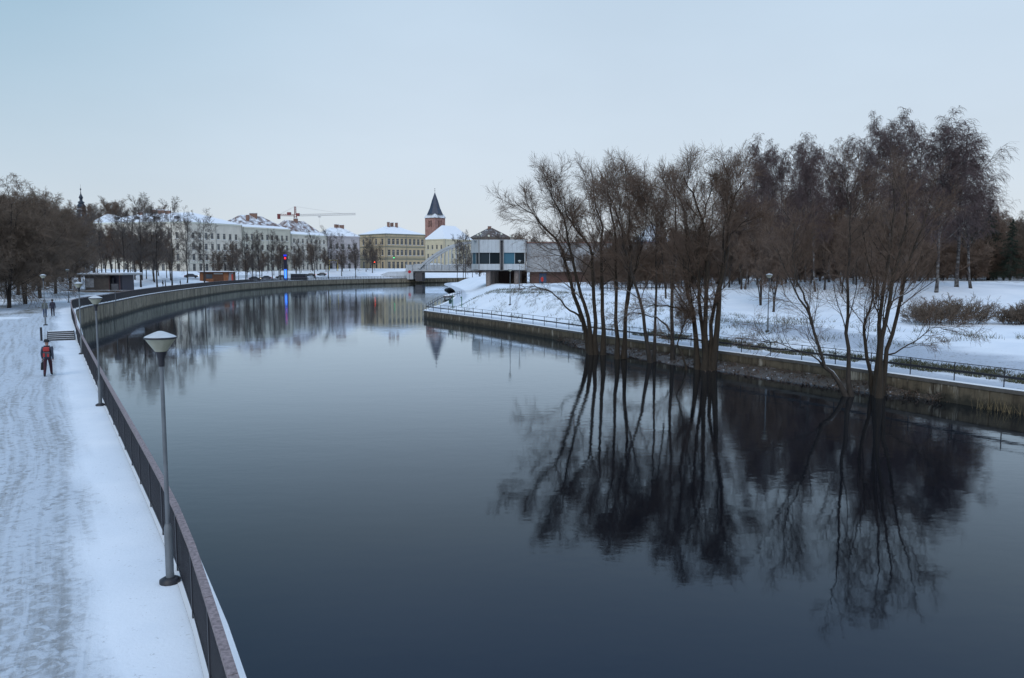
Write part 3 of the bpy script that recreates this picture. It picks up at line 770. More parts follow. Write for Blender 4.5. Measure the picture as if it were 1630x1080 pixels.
def proto(kind, seed, h):
    """a free-standing tree of height h at the origin"""
    rng = np.random.default_rng(seed)
    def trunk(n, top, spread, r, low=0.0, wob=0.012):
        S, Rr = [], []
        for k in range(n):
            a = rng.uniform(0, 6.28); sp = spread * rng.uniform(0.5, 1.0) if n > 1 else spread * 0.2
            t = np.linspace(0, 1, 14)
            x = sp * h * t ** 1.4 * math.cos(a); y = sp * h * t ** 1.4 * math.sin(a)
            z = h * top * t * (rng.uniform(0.86, 1.0) if k else 1)
            s = np.c_[x, y, z] + rng.normal(size=(14, 3)).cumsum(0) * wob * h * 0.25
            s[0] = (0, 0, -0.3)
            S.append(s); rr = r * h * (1 - 0.85 * t) * (1 if k == 0 else 0.6); rr[0] *= 1.35; Rr.append(rr)
        return np.array(S), np.array(Rr)
    if kind == 'birch':
        S, Rr = trunk(1 + int(rng.integers(0, 2)), 0.93, 0.10, 0.0078)
        spec = [dict(n=24, t0=0.28, t1=0.98, ang=38, angv=9, ratio=0.36, shrink=0.60, P_=8, wander=0.07, trop=(0, 0, 0.16), rmul=0.38, rmin=0.03, sides=5, wood=True),
                dict(n=10, t0=0.25, t1=1.0, ang=42, angv=12, ratio=0.42, shrink=0.35, P_=6, wander=0.12, trop=(0, 0, 0.0), rmul=0.5, rmin=0.017, sides=3),
                dict(n=8, t0=0.15, t1=1.0, ang=45, angv=18, ratio=0.66, shrink=0.25, P_=4, wander=0.10, trop=(0, 0, -0.60), rmul=0.6, rmin=0.014),
                dict(n=3, t0=0.10, t1=0.95, ang=26, angv=12, ratio=0.9, shrink=0.3, P_=3, wander=0.08, trop=(0, 0, -0.9), rmul=0.85, rmin=0.0135)]
        return build_tree('birch_tree', S, Rr, spec, BARK_BIRCH, TWIG_PURPLE, rng)
    if kind == 'maple':
        S, Rr = trunk(3, 0.85, 0.16, 0.014)
        spec = [dict(n=14, t0=0.20, t1=0.98, ang=48, angv=13, ratio=0.40, shrink=0.5, P_=8, wander=0.10, trop=(0, 0, 0.18), rmul=0.45, rmin=0.03, sides=5, wood=True),
                dict(n=10, t0=0.15, t1=1.0, ang=44, angv=14, ratio=0.48, shrink=0.4, P_=6, wander=0.14, trop=(0, 0, 0.08), rmul=0.5, rmin=0.020),
                dict(n=9, t0=0.12, t1=1.0, ang=42, angv=16, ratio=0.52, shrink=0.35, P_=4, wander=0.16, trop=(0, 0, 0.03), rmul=0.6, rmin=0.018),
                dict(n=4, t0=0.15, t1=1.0, ang=40, angv=16, ratio=0.65, shrink=0.3, P_=2, wander=0.16, trop=(0, 0, 0), rmul=0.85, rmin=0.017)]
        return build_tree('bare_tree', S, Rr, spec, BARK_DARK, TWIG_BROWN, rng)
    if kind == 'linden':
        S, Rr = trunk(3, 0.86, 0.14, 0.013)
        spec = [dict(n=24, t0=0.12, t1=0.98, ang=62, angv=14, ratio=0.46, shrink=0.52, P_=8, wander=0.09, trop=(0, 0, 0.16), rmul=0.36, rmin=0.03, sides=4, wood=True),
                dict(n=10, t0=0.12, t1=1.0, ang=46, angv=16, ratio=0.42, shrink=0.35, P_=5, wander=0.13, trop=(0, 0, -0.14), rmul=0.5, rmin=0.020),
                dict(n=8, t0=0.10, t1=1.0, ang=46, angv=17, ratio=0.62, shrink=0.3, P_=4, wander=0.13, trop=(0, 0, -0.20), rmul=0.6, rmin=0.015),
                dict(n=3, t0=0.15, t1=1.0, ang=40, angv=16, ratio=0.75, shrink=0.3, P_=2, wander=0.15, trop=(0, 0, -0.2), rmul=0.9, rmin=0.0135)]
        return build_tree('linden_tree', S, Rr, spec, BARK_DARK, TWIG_OLIVE, rng)
    if kind == 'upright':
        S, Rr = trunk(1, 0.95, 0.1, 0.010)
        spec = [dict(n=20, t0=0.18, t1=0.98, ang=46, angv=11, ratio=0.34, shrink=0.5, P_=7, wander=0.10, trop=(0, 0, 0.22), rmul=0.42, rmin=0.03, sides=4, wood=True),
                dict(n=10, t0=0.12, t1=1.0, ang=44, angv=14, ratio=0.5, shrink=0.4, P_=5, wander=0.13, trop=(0, 0, 0.10), rmul=0.5, rmin=0.020),
                dict(n=8, t0=0.12, t1=1.0, ang=42, angv=16, ratio=0.52, shrink=0.35, P_=4, wander=0.16, trop=(0, 0, 0.03), rmul=0.7, rmin=0.016),
                dict(n=3, t0=0.2, t1=1.0, ang=40, angv=16, ratio=0.65, shrink=0.3, P_=2, wander=0.16, trop=(0, 0, 0), rmul=0.9, rmin=0.014)]
        return build_tree('bare_tree', S, Rr, spec, BARK_DARK, TWIG_GREY, rng)
    if kind == 'thicket':
        S, Rr = trunk(10, 0.80, 0.28, 0.008, wob=0.02)
        spec = [dict(n=12, t0=0.06, t1=0.98, ang=44, angv=15, ratio=0.38, shrink=0.4, P_=5, wander=0.15, trop=(0, 0, 0.12), rmul=0.5, rmin=0.024, sides=3),
                dict(n=10, t0=0.1, t1=1.0, ang=44, angv=17, ratio=0.52, shrink=0.3, P_=4, wander=0.17, trop=(0, 0, 0.03), rmul=0.6, rmin=0.020),
                dict(n=6, t0=0.12, t1=1.0, ang=42, angv=17, ratio=0.65, shrink=0.3, P_=2, wander=0.18, trop=(0, 0, 0), rmul=0.85, rmin=0.018)]
        return build_tree('thicket_tree', S, Rr, spec, BARK_DARK, TWIG_BROWN, rng)
    if kind == 'spruce':
        S, Rr = trunk(1, 1.0, 0.02, 0.010)
        spec = [dict(n=90, t0=0.06, t1=0.985, ang=88, angv=8, ratio=0.26, shrink=0.93, P_=5, wander=0.05, trop=(0, 0, -0.12), rmul=0.3, rmin=0.02, sides=3),
                dict(n=16, t0=0.1, t1=1.0, ang=60, angv=12, ratio=0.34, shrink=0.5, P_=4, wander=0.10, trop=(0, 0, -0.3), rmul=0.7, rmin=0.035),
                dict(n=5, t0=0.1, t1=1.0, ang=50, angv=18, ratio=0.45, shrink=0.3, P_=3, wander=0.1, trop=(0, 0, -0.3), rmul=0.8, rmin=0.028)]
        return build_tree('spruce_tree', S, Rr, spec, BARK_DARK, M_needle, rng)

PROTO = {}
for kind, seeds, h in (('birch', (1, 2), 22), ('maple', (4, 5), 16), ('linden', (6, 7), 15), ('upright', (8, 9, 10), 18), ('thicket', (11, 12), 9), ('spruce', (13,), 14)):
    PROTO[kind] = [[proto(kind, s, h), h, False] for s in seeds]
def plant(kind, loc, height, label, group=None, var=None, rz=None, sx=1.0, cat='tree'):
    ps = PROTO[kind]; p = ps[(var if var is not None else random.randrange(len(ps))) % len(ps)]
    if p[2]: o = copy_tree(p[0])
    else: o = p[0]; p[2] = True
    s = height / p[1]
    o.location = tuple(float(v) for v in loc); o.rotation_euler = (0, 0, random.uniform(0, 6.28) if rz is None else rz)
    o.scale = (s * sx, s * sx, s)
    for k in ('label', 'category', 'group'):
        if k in o: del o[k]
    return tag(o, label, cat, group)

ORD = ['first', 'second', 'third', 'fourth', 'fifth', 'sixth', 'seventh', 'eighth', 'ninth', 'tenth', 'eleventh', 'twelfth', 'thirteenth', 'fourteenth', 'fifteenth', 'sixteenth',
       'seventeenth', 'eighteenth', 'nineteenth', 'twentieth', 'twenty-first', 'twenty-second', 'twenty-third', 'twenty-fourth', 'twenty-fifth', 'twenty-sixth']
def at_right(px, Y):
    x = (px - CX) / FPX * Y * 1.0 / CP * 1.0
    x = A(px, 470, Y)[0]; return (x, Y, zr(x, Y) - 0.05)
def at_left(px, Y):
    x = A(px, 450, Y)[0]; return (x, Y, zl(x, Y) - 0.05)
def h_for(px, ytop, Y, z0): return A(px, ytop, Y)[2] - z0

# tall birches of the right bank
birches = [(1205, 212, 112, 0.95), (1244, 214, 108, 0.95), (1281, 208, 113, 0.95), (1319, 214, 110, 0.95), (1185, 207, 100, 0.85), (1225, 214, 96, 0.8), (1262, 205, 104, 0.8), (1298, 210, 94, 0.8), (1338, 212, 100, 0.75), (1376, 172, 98, 0.85), (1415, 166, 92, 0.95), (1455, 180, 100, 0.9), (1490, 176, 90, 1.3), (1522, 182, 94, 1.5), (1440, 172, 106, 1.1), (1545, 196, 92, 1.2), (1358, 200, 106, 0.9), (1152, 222, 106, 0.8)]
for i, (px, yt, Y, sx) in enumerate(sorted(birches)):
    loc = at_right(px, Y)
    last = i == len(birches) - 1
    plant('birch', loc, h_for(px, yt + 24, Y, loc[2]),
          'broad weeping birch with pale trunk, rightmost of the tall birches' if last else f'{ORD[i]} tall bare birch from the left behind the willows of the right bank', 'tall birches of the right bank park', var=i, sx=sx * 1.0)
# park trees with thick trunks
parks = [(1160, 108, 335), (1250, 112, 331), (1290, 108, 327), (1418, 106, 325), (1462, 112, 335), (1120, 112, 350), (1085, 110, 360), (1500, 118, 350), (1211, 84, 335), (1232, 80, 347), (1180, 100, 325), (1395, 86, 325), (1436, 84, 335), (1312, 96, 325), (1268, 100, 335), (1362, 102, 335), (1340, 92, 340)]
for i, (px, Y, yt) in enumerate(sorted(parks)):
    loc = at_right(px, Y)
    plant('maple', loc, h_for(px, yt, Y, loc[2]), f'{ORD[i]} thick-trunked park tree from the left on the snowy right bank', 'thick-trunked park trees of the right bank', var=i, sx=0.8)
# brown wood that closes the right bank off
rs = random.Random(5)
for i in range(72):
    px = 985 + i * 9.9 + rs.uniform(-8, 8); Y = rs.uniform(112, 150) if i % 2 else rs.uniform(130, 175)
    yt = float(np.interp(px, (980, 1060, 1130, 1200, 1560, 1620), (392, 378, 350, 338, 330, 345))) + rs.uniform(-8, 14)
    loc = at_right(px, Y); k = 'upright' if rs.random() < 0.35 else ('maple' if rs.random() < 0.5 else 'linden')
    plant(k, loc, h_for(px, yt, Y, loc[2]), 'bare brown tree in the dense wood behind the right bank park', 'trees of the wood behind the right bank', sx=0.95)
for i in range(60):
    px = 950 + i * 12.6 + rs.uniform(-6, 6); Y = rs.uniform(112, 135)
    if 1180 < px < 1250: Y += 10
    loc = at_right(px, Y)
    plant('thicket', loc, h_for(px, 388 + rs.uniform(-14, 20), Y, loc[2]), 'leafless brown thicket at the edge of the right bank wood', 'leafless thickets edging the right bank wood', sx=1.3, cat='bush')
for i, (px, Y, yt) in enumerate(sorted([(1545, 122, 326), (1570, 118, 318), (1606, 112, 350), (1640, 114, 345)])):
    loc = at_right(px, Y)
    plant('spruce', loc, h_for(px, yt, Y, loc[2]), f'{ORD[i]} dark conifer from the left among the wood at the right edge', 'dark conifers at the right edge', sx=1.0)

# left edge: great brown crowns over the promenade
gl = [(-75, 84, 285), (-30, 96, 290), (12, 93, 292), (38, 104, 294), (62, 122, 305), (88, 140, 318), (-10, 120, 296), (112, 160, 332), (28, 132, 298), (52, 150, 306), (76, 165, 316), (-45, 130, 296), (100, 180, 326), (128, 178, 345)]
for i, (px, Y, yt) in enumerate(sorted(gl)):
    loc = at_left(px, Y)
    plant('linden', loc, h_for(px, yt, Y, loc[2]), f'{ORD[i]} broad brown-crowned tree from the left edge above the promenade', 'broad brown trees at the left edge', var=i, sx=1.05)
# park row of the left bank
row = [(123, 205, 335), (150, 225, 340), (163, 200, 335), (199, 190, 330), (215, 215, 330), (224, 186, 316), (246, 215, 328), (250, 188, 330), (274, 205, 322), (298, 232, 345), (325, 262, 345),
       (392, 292, 375), (402, 300, 378), (414, 290, 372), (433, 292, 372), (447, 300, 378), (501, 318, 372), (523, 320, 368), (544, 325, 375), (567, 330, 385), (593, 352, 378), (583, 358, 382), (478, 322, 385), (372, 285, 385)]
for i, (px, Y, yt) in enumerate(sorted(row)):
    if px > 300: Y = bank_y(px) + 16 + (i * 7) % 12
    loc = at_left(px, Y)
    plant('upright', loc, h_for(px, yt, Y, loc[2]), f'{ORD[i]} bare park tree from the left along the far left bank', 'bare park trees of the left bank', var=i, sx=0.95 if Y < 240 else 1.05)
# second, lower rows that thicken the park
for i in range(20):
    px = 108 + i * 8.6 + rs.uniform(-4, 4); Y = rs.uniform(215, 255)
    loc = at_left(px, Y)
    plant('maple' if i % 3 else 'upright', loc, h_for(px, 362 + rs.uniform(-10, 14), Y, loc[2]), f'{ORD[i]} dark bare tree from the left in the second row before the long facade', 'second row of trees on the left bank', sx=0.9)
for i in range(22):
    px = 345 + i * 12.5 + rs.uniform(-4, 4); Y = bank_y(px) + rs.uniform(34, 52)
    loc = at_left(px, Y)
    plant('upright' if i % 2 else 'maple', loc, h_for(px, 392 + rs.uniform(-9, 9), Y, loc[2]), f'{ORD[i]} small bare street tree from the left before the cream facades', 'small street trees before the facades', sx=1.0)
# trees on the hill behind the roofs, and beyond the bridge
for i in range(20):
    px = 95 + i * 10 + rs.uniform(-4, 4); Y = rs.uniform(440, 560)
    x = A(px, 400, Y)[0]; z = zl(x, Y)
    plant('maple' if i % 2 else 'upright', (x, Y, z - 0.1), h_for(px, 322 + rs.uniform(-6, 16) + max(0, px - 230) * 0.3, Y, z), f'{ORD[i]} bare tree from the left on the hill behind the rooftops', 'hill trees behind the rooftops', sx=1.1)
for i in range(26):
    px = 735 + i * 14 + rs.uniform(-5, 5); Y = rs.uniform(300, 420)
    x = A(px, 400, Y)[0]; ex = float(edge_x(RBX, Y)); x = max(x, ex + 4)
    z = zr(x, Y) if Y < 399 else 4.0
    plant('upright' if i % 2 else 'maple', (x, Y, z - 0.1), h_for(px, (366 if px > 800 else 388) + rs.uniform(-5, 12), Y, z), f'{ORD[i]} distant bare tree from the left rising behind the white waterside hall', 'distant trees behind the white hall', sx=1.2)
for i, (px, Y, yt) in enumerate([(716, 352, 372), (728, 344, 380), (741, 338, 374), (752, 342, 380)]):
    x = max(A(px, 430, Y)[0], float(edge_x(RBX, Y)) + 0.8); z = zr(x, Y)
    plant('upright', (x, Y, z - 0.1), h_for(px, yt, Y, z), f'{ORD[i]} slender bare tree from the left under the arched bridge', 'slender trees by the arched bridge', var=i, sx=0.8)
# ------------------------------------------------------------------ buildings
def V2(p): return np.asarray(p, float)[:2]
WIN_CACHE = {}
def window_mesh(w, h, arched, key):
    k = (round(w, 2), round(h, 2), arched, key)
    if k in WIN_CACHE: return WIN_CACHE[k]
    b = MB()
    f = 0.09
    b.box(-w / 2, w / 2, 0.0, 0.06, 0, f, 0); b.box(-w / 2, w / 2, 0.0, 0.06, h - f, h, 0)
    b.box(-w / 2, -w / 2 + f, 0.0, 0.06, f, h - f, 0); b.box(w / 2 - f, w / 2, 0.0, 0.06, f, h - f, 0)
    b.box(-f / 2, f / 2, 0.004, 0.06, f, h - f, 0); b.box(-w / 2 + f, w / 2 - f, 0.008, 0.06, h * 0.66, h * 0.66 + f, 0)
    b.box(-w / 2 + f, w / 2 - f, 0.035, 0.07, f, h - f, 1)
    b.box(-w / 2 - 0.15, w / 2 + 0.15, -0.42, -0.01, -0.14, -0.01, 2)
    WIN_CACHE[k] = b.mesh('window', [M_frame, M_glass, M_snow if key else M_frame])
    return WIN_CACHE[k]
def facade(root, o, P0, P1, z0, z1, cols, rows, ww, wall_mb, mi=0, key=True, ground=None):
    """wall from P0 to P1 (left to right seen from outside) with window openings cut and recessed; rows: (z sill, height)"""
    P0, P1 = V2(P0), V2(P1); d = P1 - P0; L_ = np.linalg.norm(d); d = d / L_; nrm = np.array([d[1], -d[0]])
    def W(u, z, inn=0.0): return (P0[0] + d[0] * u - nrm[0] * inn - o[0], P0[1] + d[1] * u - nrm[1] * inn - o[1], z - o[2])
    xs = [c * L_ for c in cols]
    ub = [0.0]
    for x in xs: ub += [x - ww / 2, x + ww / 2]
    ub.append(L_)
    zb = [z0]
    for a, h in rows: zb += [a, a + h]
    zb.append(z1)
    rz = math.atan2(d[1], d[0])
    for i in range(len(ub) - 1):
        for j in range(len(zb) - 1):
            u0, u1, a, b = ub[i], ub[i + 1], zb[j], zb[j + 1]
            if u1 - u0 < 1e-4 or b - a < 1e-4: continue
            if i % 2 and j % 2:
                k = 0.22
                wall_mb.add([W(u0, a), W(u1, a), W(u1, b), W(u0, b), W(u0, a, k), W(u1, a, k), W(u1, b, k), W(u0, b, k)],
                            [(0, 1, 5, 4), (1, 2, 6, 5), (2, 3, 7, 6), (3, 0, 4, 7)], mi)
                c = W((u0 + u1) / 2, a, 0.16)
                link('window', window_mesh(u1 - u0, b - a, False, key), root, c, rz)
            else:
                wall_mb.add([W(u0, a), W(u1, a), W(u1, b), W(u0, b)], [(0, 1, 2, 3)], mi)
def even(n, m=0.06): return [m + (1 - 2 * m) * (i + 0.5) / n for i in range(n)]

def building(name, label, Lp, M, Rp, z0, ze, cols1, cols2, rows, ww, wallcol, roof, bands=(), cornice=None, chimneys=(), dormers=0, cat='building', overhang=0.5, size=1.13):
    """parallelogram house: facade one runs Lp->M, facade two M->Rp. roof: list of (fraction to ridge, height, material)"""
    Lp, M, Rp = V2(Lp), V2(M), V2(Rp); Bk = Lp + Rp - M
    k = size; rows = [(a * k, h * k) for a, h in rows]; ww *= k; bands = [(z * k, h * k, pr) for z, h, pr in bands]; roof = [(t, h * k, m) for t, h, m in roof]
    o = np.array([M[0], M[1], z0])
    root = empty(name, o, 0, label, cat)
    mw = simple('render_' + name + str(len(bpy.data.objects)), wallcol, 0.85, 0.09, 0.5, streak=0.22)
    mtrim = simple('trim_%d' % len(bpy.data.objects), cornice or tuple(min(0.7, c * 1.15) for c in wallcol), 0.8, 0.1)
    wm = MB()
    rws = [(z0 + a, h) for a, h in rows]
    facade(root, o, Lp, M, z0 - 1.5, ze, cols1, rws, ww, wm)
    facade(root, o, M, Rp, z0 - 1.5, ze, cols2, rws, ww, wm)
    def W(p, z): return (p[0] - o[0], p[1] - o[1], z - o[2])
    for a, b in ((Rp, Bk), (Bk, Lp)): wm.add([W(a, z0 - 1.5), W(b, z0 - 1.5), W(b, ze), W(a, ze)], [(0, 1, 2, 3)])
    wm.build('wall', mw, root)
    # string courses and cornice, butted round the visible corner
    for zb, hh, pr in list(bands) + [(ze - z0 - 0.55, 0.55, 0.28)]:
        for a, b in ((Lp, M), (M, Rp)):
            d = (b - a) / np.linalg.norm(b - a); n = np.array([d[1], -d[0]])
            e = b if b is Rp else b - 0 * d
            bm = MB().hexa([W(a + n * pr, z0 + zb), W(a - n * 0.05, z0 + zb), W(e - n * 0.05, z0 + zb), W(e + n * pr, z0 + zb)][::-1],
                    [W(a + n * pr, z0 + zb + hh), W(a - n * 0.05, z0 + zb + hh), W(e - n * 0.05, z0 + zb + hh), W(e + n * pr, z0 + zb + hh)][::-1])
            bm.build('cornice' if pr == 0.28 else 'string_course', mtrim, root)
    dpm = simple('drainpipe_grey', (0.22, 0.22, 0.21))
    for a, b in ((Lp, M), (M, Rp)):
        d = (b - a); ln = np.linalg.norm(d); d = d / ln; n = np.array([d[1], -d[0]])
        for u in ((0.35, ln - 0.35) if ln < 22 else (0.35, ln * 0.5 + 0.1, ln - 0.35)):
            q = a + d * u + n * 0.36
            MB().tube([W(q, z0 - 0.5), W(q, ze - 0.1)], 0.09, 6).build('drainpipe', dpm, root)
    # hip roof
    C = [Lp, M, Rp, Bk]
    cen = sum(C) / 4
    if np.linalg.norm(Rp - M) >= np.linalg.norm(M - Lp):
        e1, e2 = (Lp + M) / 2, (Rp + Bk) / 2; end = [0, 0, 1, 1]; short = np.linalg.norm(M - Lp)
    else:
        e1, e2 = (M + Rp) / 2, (Bk + Lp) / 2; end = [1, 0, 0, 1]; short = np.linalg.norm(Rp - M)
    ax = (e2 - e1); la = np.linalg.norm(ax); ax = ax / la; ins = min(short * 0.38, la * 0.42)
    E = [e1 + ax * ins, e2 - ax * ins]
    ring = []
    out = []
    for i, c in enumerate(C):
        v = c - cen; out.append(c + v / np.linalg.norm(v) * overhang)
    tiers = [(0.0, 0.02, None)] + list(roof)
    rings = [[W(out[i] * (1 - t) + E[end[i]] * t, ze + h) for i in range(4)] for t, h, _ in tiers]
    for k in range(1, len(tiers)):
        rm = MB()
        a, b = rings[k - 1], rings[k]
        for i in range(4):
            j = (i + 1) % 4
            if tiers[k][0] >= 1 and end[i] == end[j]: rm.add([a[i], a[j], b[i]], [(0, 1, 2)])
            else: rm.add([a[i], a[j], b[j], b[i]], [(0, 1, 2, 3)])
        if k == 1: rm.add(a, [(3, 2, 1, 0)])
        if k == len(tiers) - 1 and tiers[k][0] < 1: rm.add(b, [(0, 1, 2, 3)])
        rf = rm.build('roof', tiers[k][2], root)
    top = tiers[-1][1]
    for u, v, w, h in chimneys:                # along the ridge, height on the slope (0 eave .. 1 ridge), width, height
        p = (E[0] * (1 - u) + E[1] * u) * v + (out[1] * (1 - u) + out[2 if end[1] != end[2] else 0] * u) * (1 - v)
        ch = MB().box(-w / 2, w / 2, -0.45, 0.45, -1.5, h, 0).box(-w / 2 - 0.1, w / 2 + 0.1, -0.55, 0.55, h, h + 0.18, 1)
        zt = np.interp(v, [t[0] for t in tiers], [t[1] for t in tiers])
        q = W(p, ze + zt); ch.build('chimney', [simple('chimney_brick', (0.22, 0.13, 0.10), 0.9), M_snow], rf, q)
    for i in range(dormers):
        u = (i + 0.5) / dormers; v = 0.3
        p = (E[0] * (1 - u) + E[1] * u) * v + (out[1] * (1 - u) + out[2 if end[1] != end[2] else 0] * u) * (1 - v)
        zt = np.interp(v, [t[0] for t in tiers], [t[1] for t in tiers])
        dm = MB().hexa([(-0.6, -0.6, -0.2), (0.6, -0.6, -0.2), (0.6, 1.6, -0.2), (-0.6, 1.6, -0.2)], [(-0.6, -0.5, 0.9), (0.6, -0.5, 0.9), (0.6, 1.6, 1.1), (-0.6, 1.6, 1.1)], 0)
        dm.box(-0.4, 0.4, -0.66, -0.58, 0.05, 0.7, 1); dm.box(-0.75, 0.75, -0.8, 1.6, 1.1, 1.22, 2)
        dm.build('dormer', [simple('dormer_sheet', (0.10, 0.10, 0.11)), M_glass, M_snow], rf, W(p, ze + zt), math.atan2((Rp - M)[1], (Rp - M)[0]))
    return root
RS_WHITE = mat_roof('snowed_roof', (0.18, 0.14, 0.13), 0.86)
RS_BROWN = mat_roof('half_snowed_brown_roof', (0.15, 0.095, 0.08), 0.48)
RS_BARE = mat_roof('brown_tile_roof', (0.085, 0.065, 0.058), 0.36)
RS_RED = mat_roof('half_snowed_red_roof', (0.22, 0.075, 0.065), 0.74)
RS_GREY = mat_roof('grey_sheet_roof', (0.20, 0.21, 0.23), 0.60)

CREAM = (0.66, 0.61, 0.52); GREENISH = (0.60, 0.57, 0.47); LILAC = (0.48, 0.45, 0.46); YELLOW = (0.49, 0.39, 0.25); PALE = (0.62, 0.54, 0.38)
def zat(px, py, Y): return float(A(px, py, Y)[2])
# long cream corner block
zb1 = zat(300, 436, 322)
building('corner_building', 'long cream four-storey corner block under a white snow roof', A(150, 400, 330), A(298, 400, 321), A(386, 400, 346), zb1, zat(298, 353, 321), even(11), even(8), [(1.0, 2.6), (4.9, 2.3), (8.8, 2.3), (12.8, 2.2), (16.0, 1.9)][:4] + [(15.6, 1.6)][:0], 1.25, CREAM,
         [(0.42, 1.9, RS_WHITE), (1.0, 4.2, RS_WHITE)], bands=((4.0, 0.3, 0.12),), chimneys=((0.45, 0.9, 2.2, 1.2), (0.62, 0.95, 2.8, 1.3), (0.78, 0.95, 1.5, 1.5), (0.9, 0.8, 1.6, 1.2)), dormers=4)
building('apartment_building', 'greenish cream block with a tall brown roof half under snow', A(387, 400, 348) + np.array([-18.1, 10.7, 0]), A(387, 400, 348), A(463, 400, 373), zat(390, 435, 350), zat(388, 361, 348), even(3), even(9, 0.03), [(1.0, 2.6), (5.2, 2.2), (9.2, 2.2), (13.2, 2.2)], 1.2, GREENISH,
         [(0.30, 1.1, RS_WHITE), (1.0, 5.3, RS_BROWN)], bands=((4.2, 0.3, 0.12),), chimneys=((0.2, 0.6, 1.2, 2.5), (0.55, 0.92, 3.4, 1.6)))
building('apartment_building', 'narrow cream house with a steep hipped roof before the crane', A(463, 400, 374) + np.array([-16.9, 9.0, 0]), A(463, 400, 374), A(521, 400, 398), zat(470, 433, 379), zat(465, 372.5, 374), even(3), even(8, 0.03), [(0.9, 2.6), (5.0, 2.1), (8.8, 2.1), (12.2, 1.9)], 1.1, CREAM,
         [(0.25, 1.2, RS_WHITE), (0.95, 6.3, RS_BROWN)], bands=((4.0, 0.3, 0.12),), chimneys=((0.5, 0.9, 2.0, 1.4),))
building('apartment_building', 'lilac grey house under a low grey roof beside the yellow palace', A(519, 400, 409) + np.array([-10.2, 14.7, 0]), A(519, 400, 409), A(573, 400, 420), zat(540, 432, 412), zat(545, 376, 412), even(2), even(5, 0.05), [(0.9, 2.8), (5.4, 2.3), (10.2, 2.3)], 1.35, LILAC,
         [(0.9, 4.2, RS_GREY)], bands=((4.4, 0.3, 0.12),), chimneys=((0.4, 0.95, 1.2, 1.8), (0.62, 0.95, 1.0, 1.7), (0.9, 0.9, 2.4, 1.5)))
building('palace_building', 'yellow three-storey palace with green-grey cornices and a snowy red roof', A(571, 400, 443), A(615, 400, 427), A(677, 400, 443), zat(615, 430, 429), zat(615, 372, 427), [0.18, 0.42, 0.64, 0.86], even(9, 0.02), [(0.7, 3.3), (7.0, 2.8), (12.2, 2.9)], 1.45, YELLOW,
         [(0.6, 2.3, RS_WHITE), (1.0, 4.3, RS_RED)], bands=((5.0, 0.5, 0.2), (5.8, 0.2, 0.12), (10.9, 0.45, 0.2), (15.6, 0.35, 0.2)), cornice=(0.20, 0.20, 0.15),
         chimneys=((0.15, 0.9, 1.4, 2.6), (0.4, 0.95, 1.0, 2.0), (0.55, 0.98, 1.1, 2.0), (0.75, 0.9, 1.5, 2.4)))
building('hall_building', 'pale yellow hall with a wide snow roof below the church tower', A(676, 400, 479), A(708, 400, 468), A(752, 400, 488), zat(700, 430, 475), zat(700, 381, 472), even(4), even(6), [(1.0, 2.6), (6.2, 2.4), (11.0, 2.2)], 1.2, PALE,
         [(1.0, 7.6, RS_WHITE)], bands=((4.4, 0.3, 0.12),))
building('gabled_house', 'dark brown-roofed house behind the white hall roof lamps', A(748, 400, 527), A(772, 400, 508), A(812, 400, 518), zat(780, 428, 508), zat(780, 377, 508), even(2), even(3), [(8, 2.2), (12, 2.2)], 1.2, (0.16, 0.13, 0.11),
         [(1.0, 5.4, RS_BARE)], chimneys=((0.5, 0.98, 2.4, 1.4),))
building('red_roofed_house', 'low house with red roof below the dark spire on the left', A(150, 380, 475), A(166, 380, 466), A(205, 380, 479), zat(180, 400, 469), zat(180, 352, 469), even(2), even(5), [(2, 2), (8, 2)], 1.1, (0.42, 0.36, 0.30), [(1.0, 4.0, RS_RED)])
building('villa', 'pale blue villa glimpsed through the willows above the right bank', A(1012, 400, 214), A(1032, 400, 206), A(1064, 400, 212), zat(1040, 440, 210), zat(1040, 384, 210), even(2), even(3), [(2.0, 2.0), (5.4, 2.0)], 1.1, (0.36, 0.40, 0.52), [(1.0, 4.0, RS_GREY)])

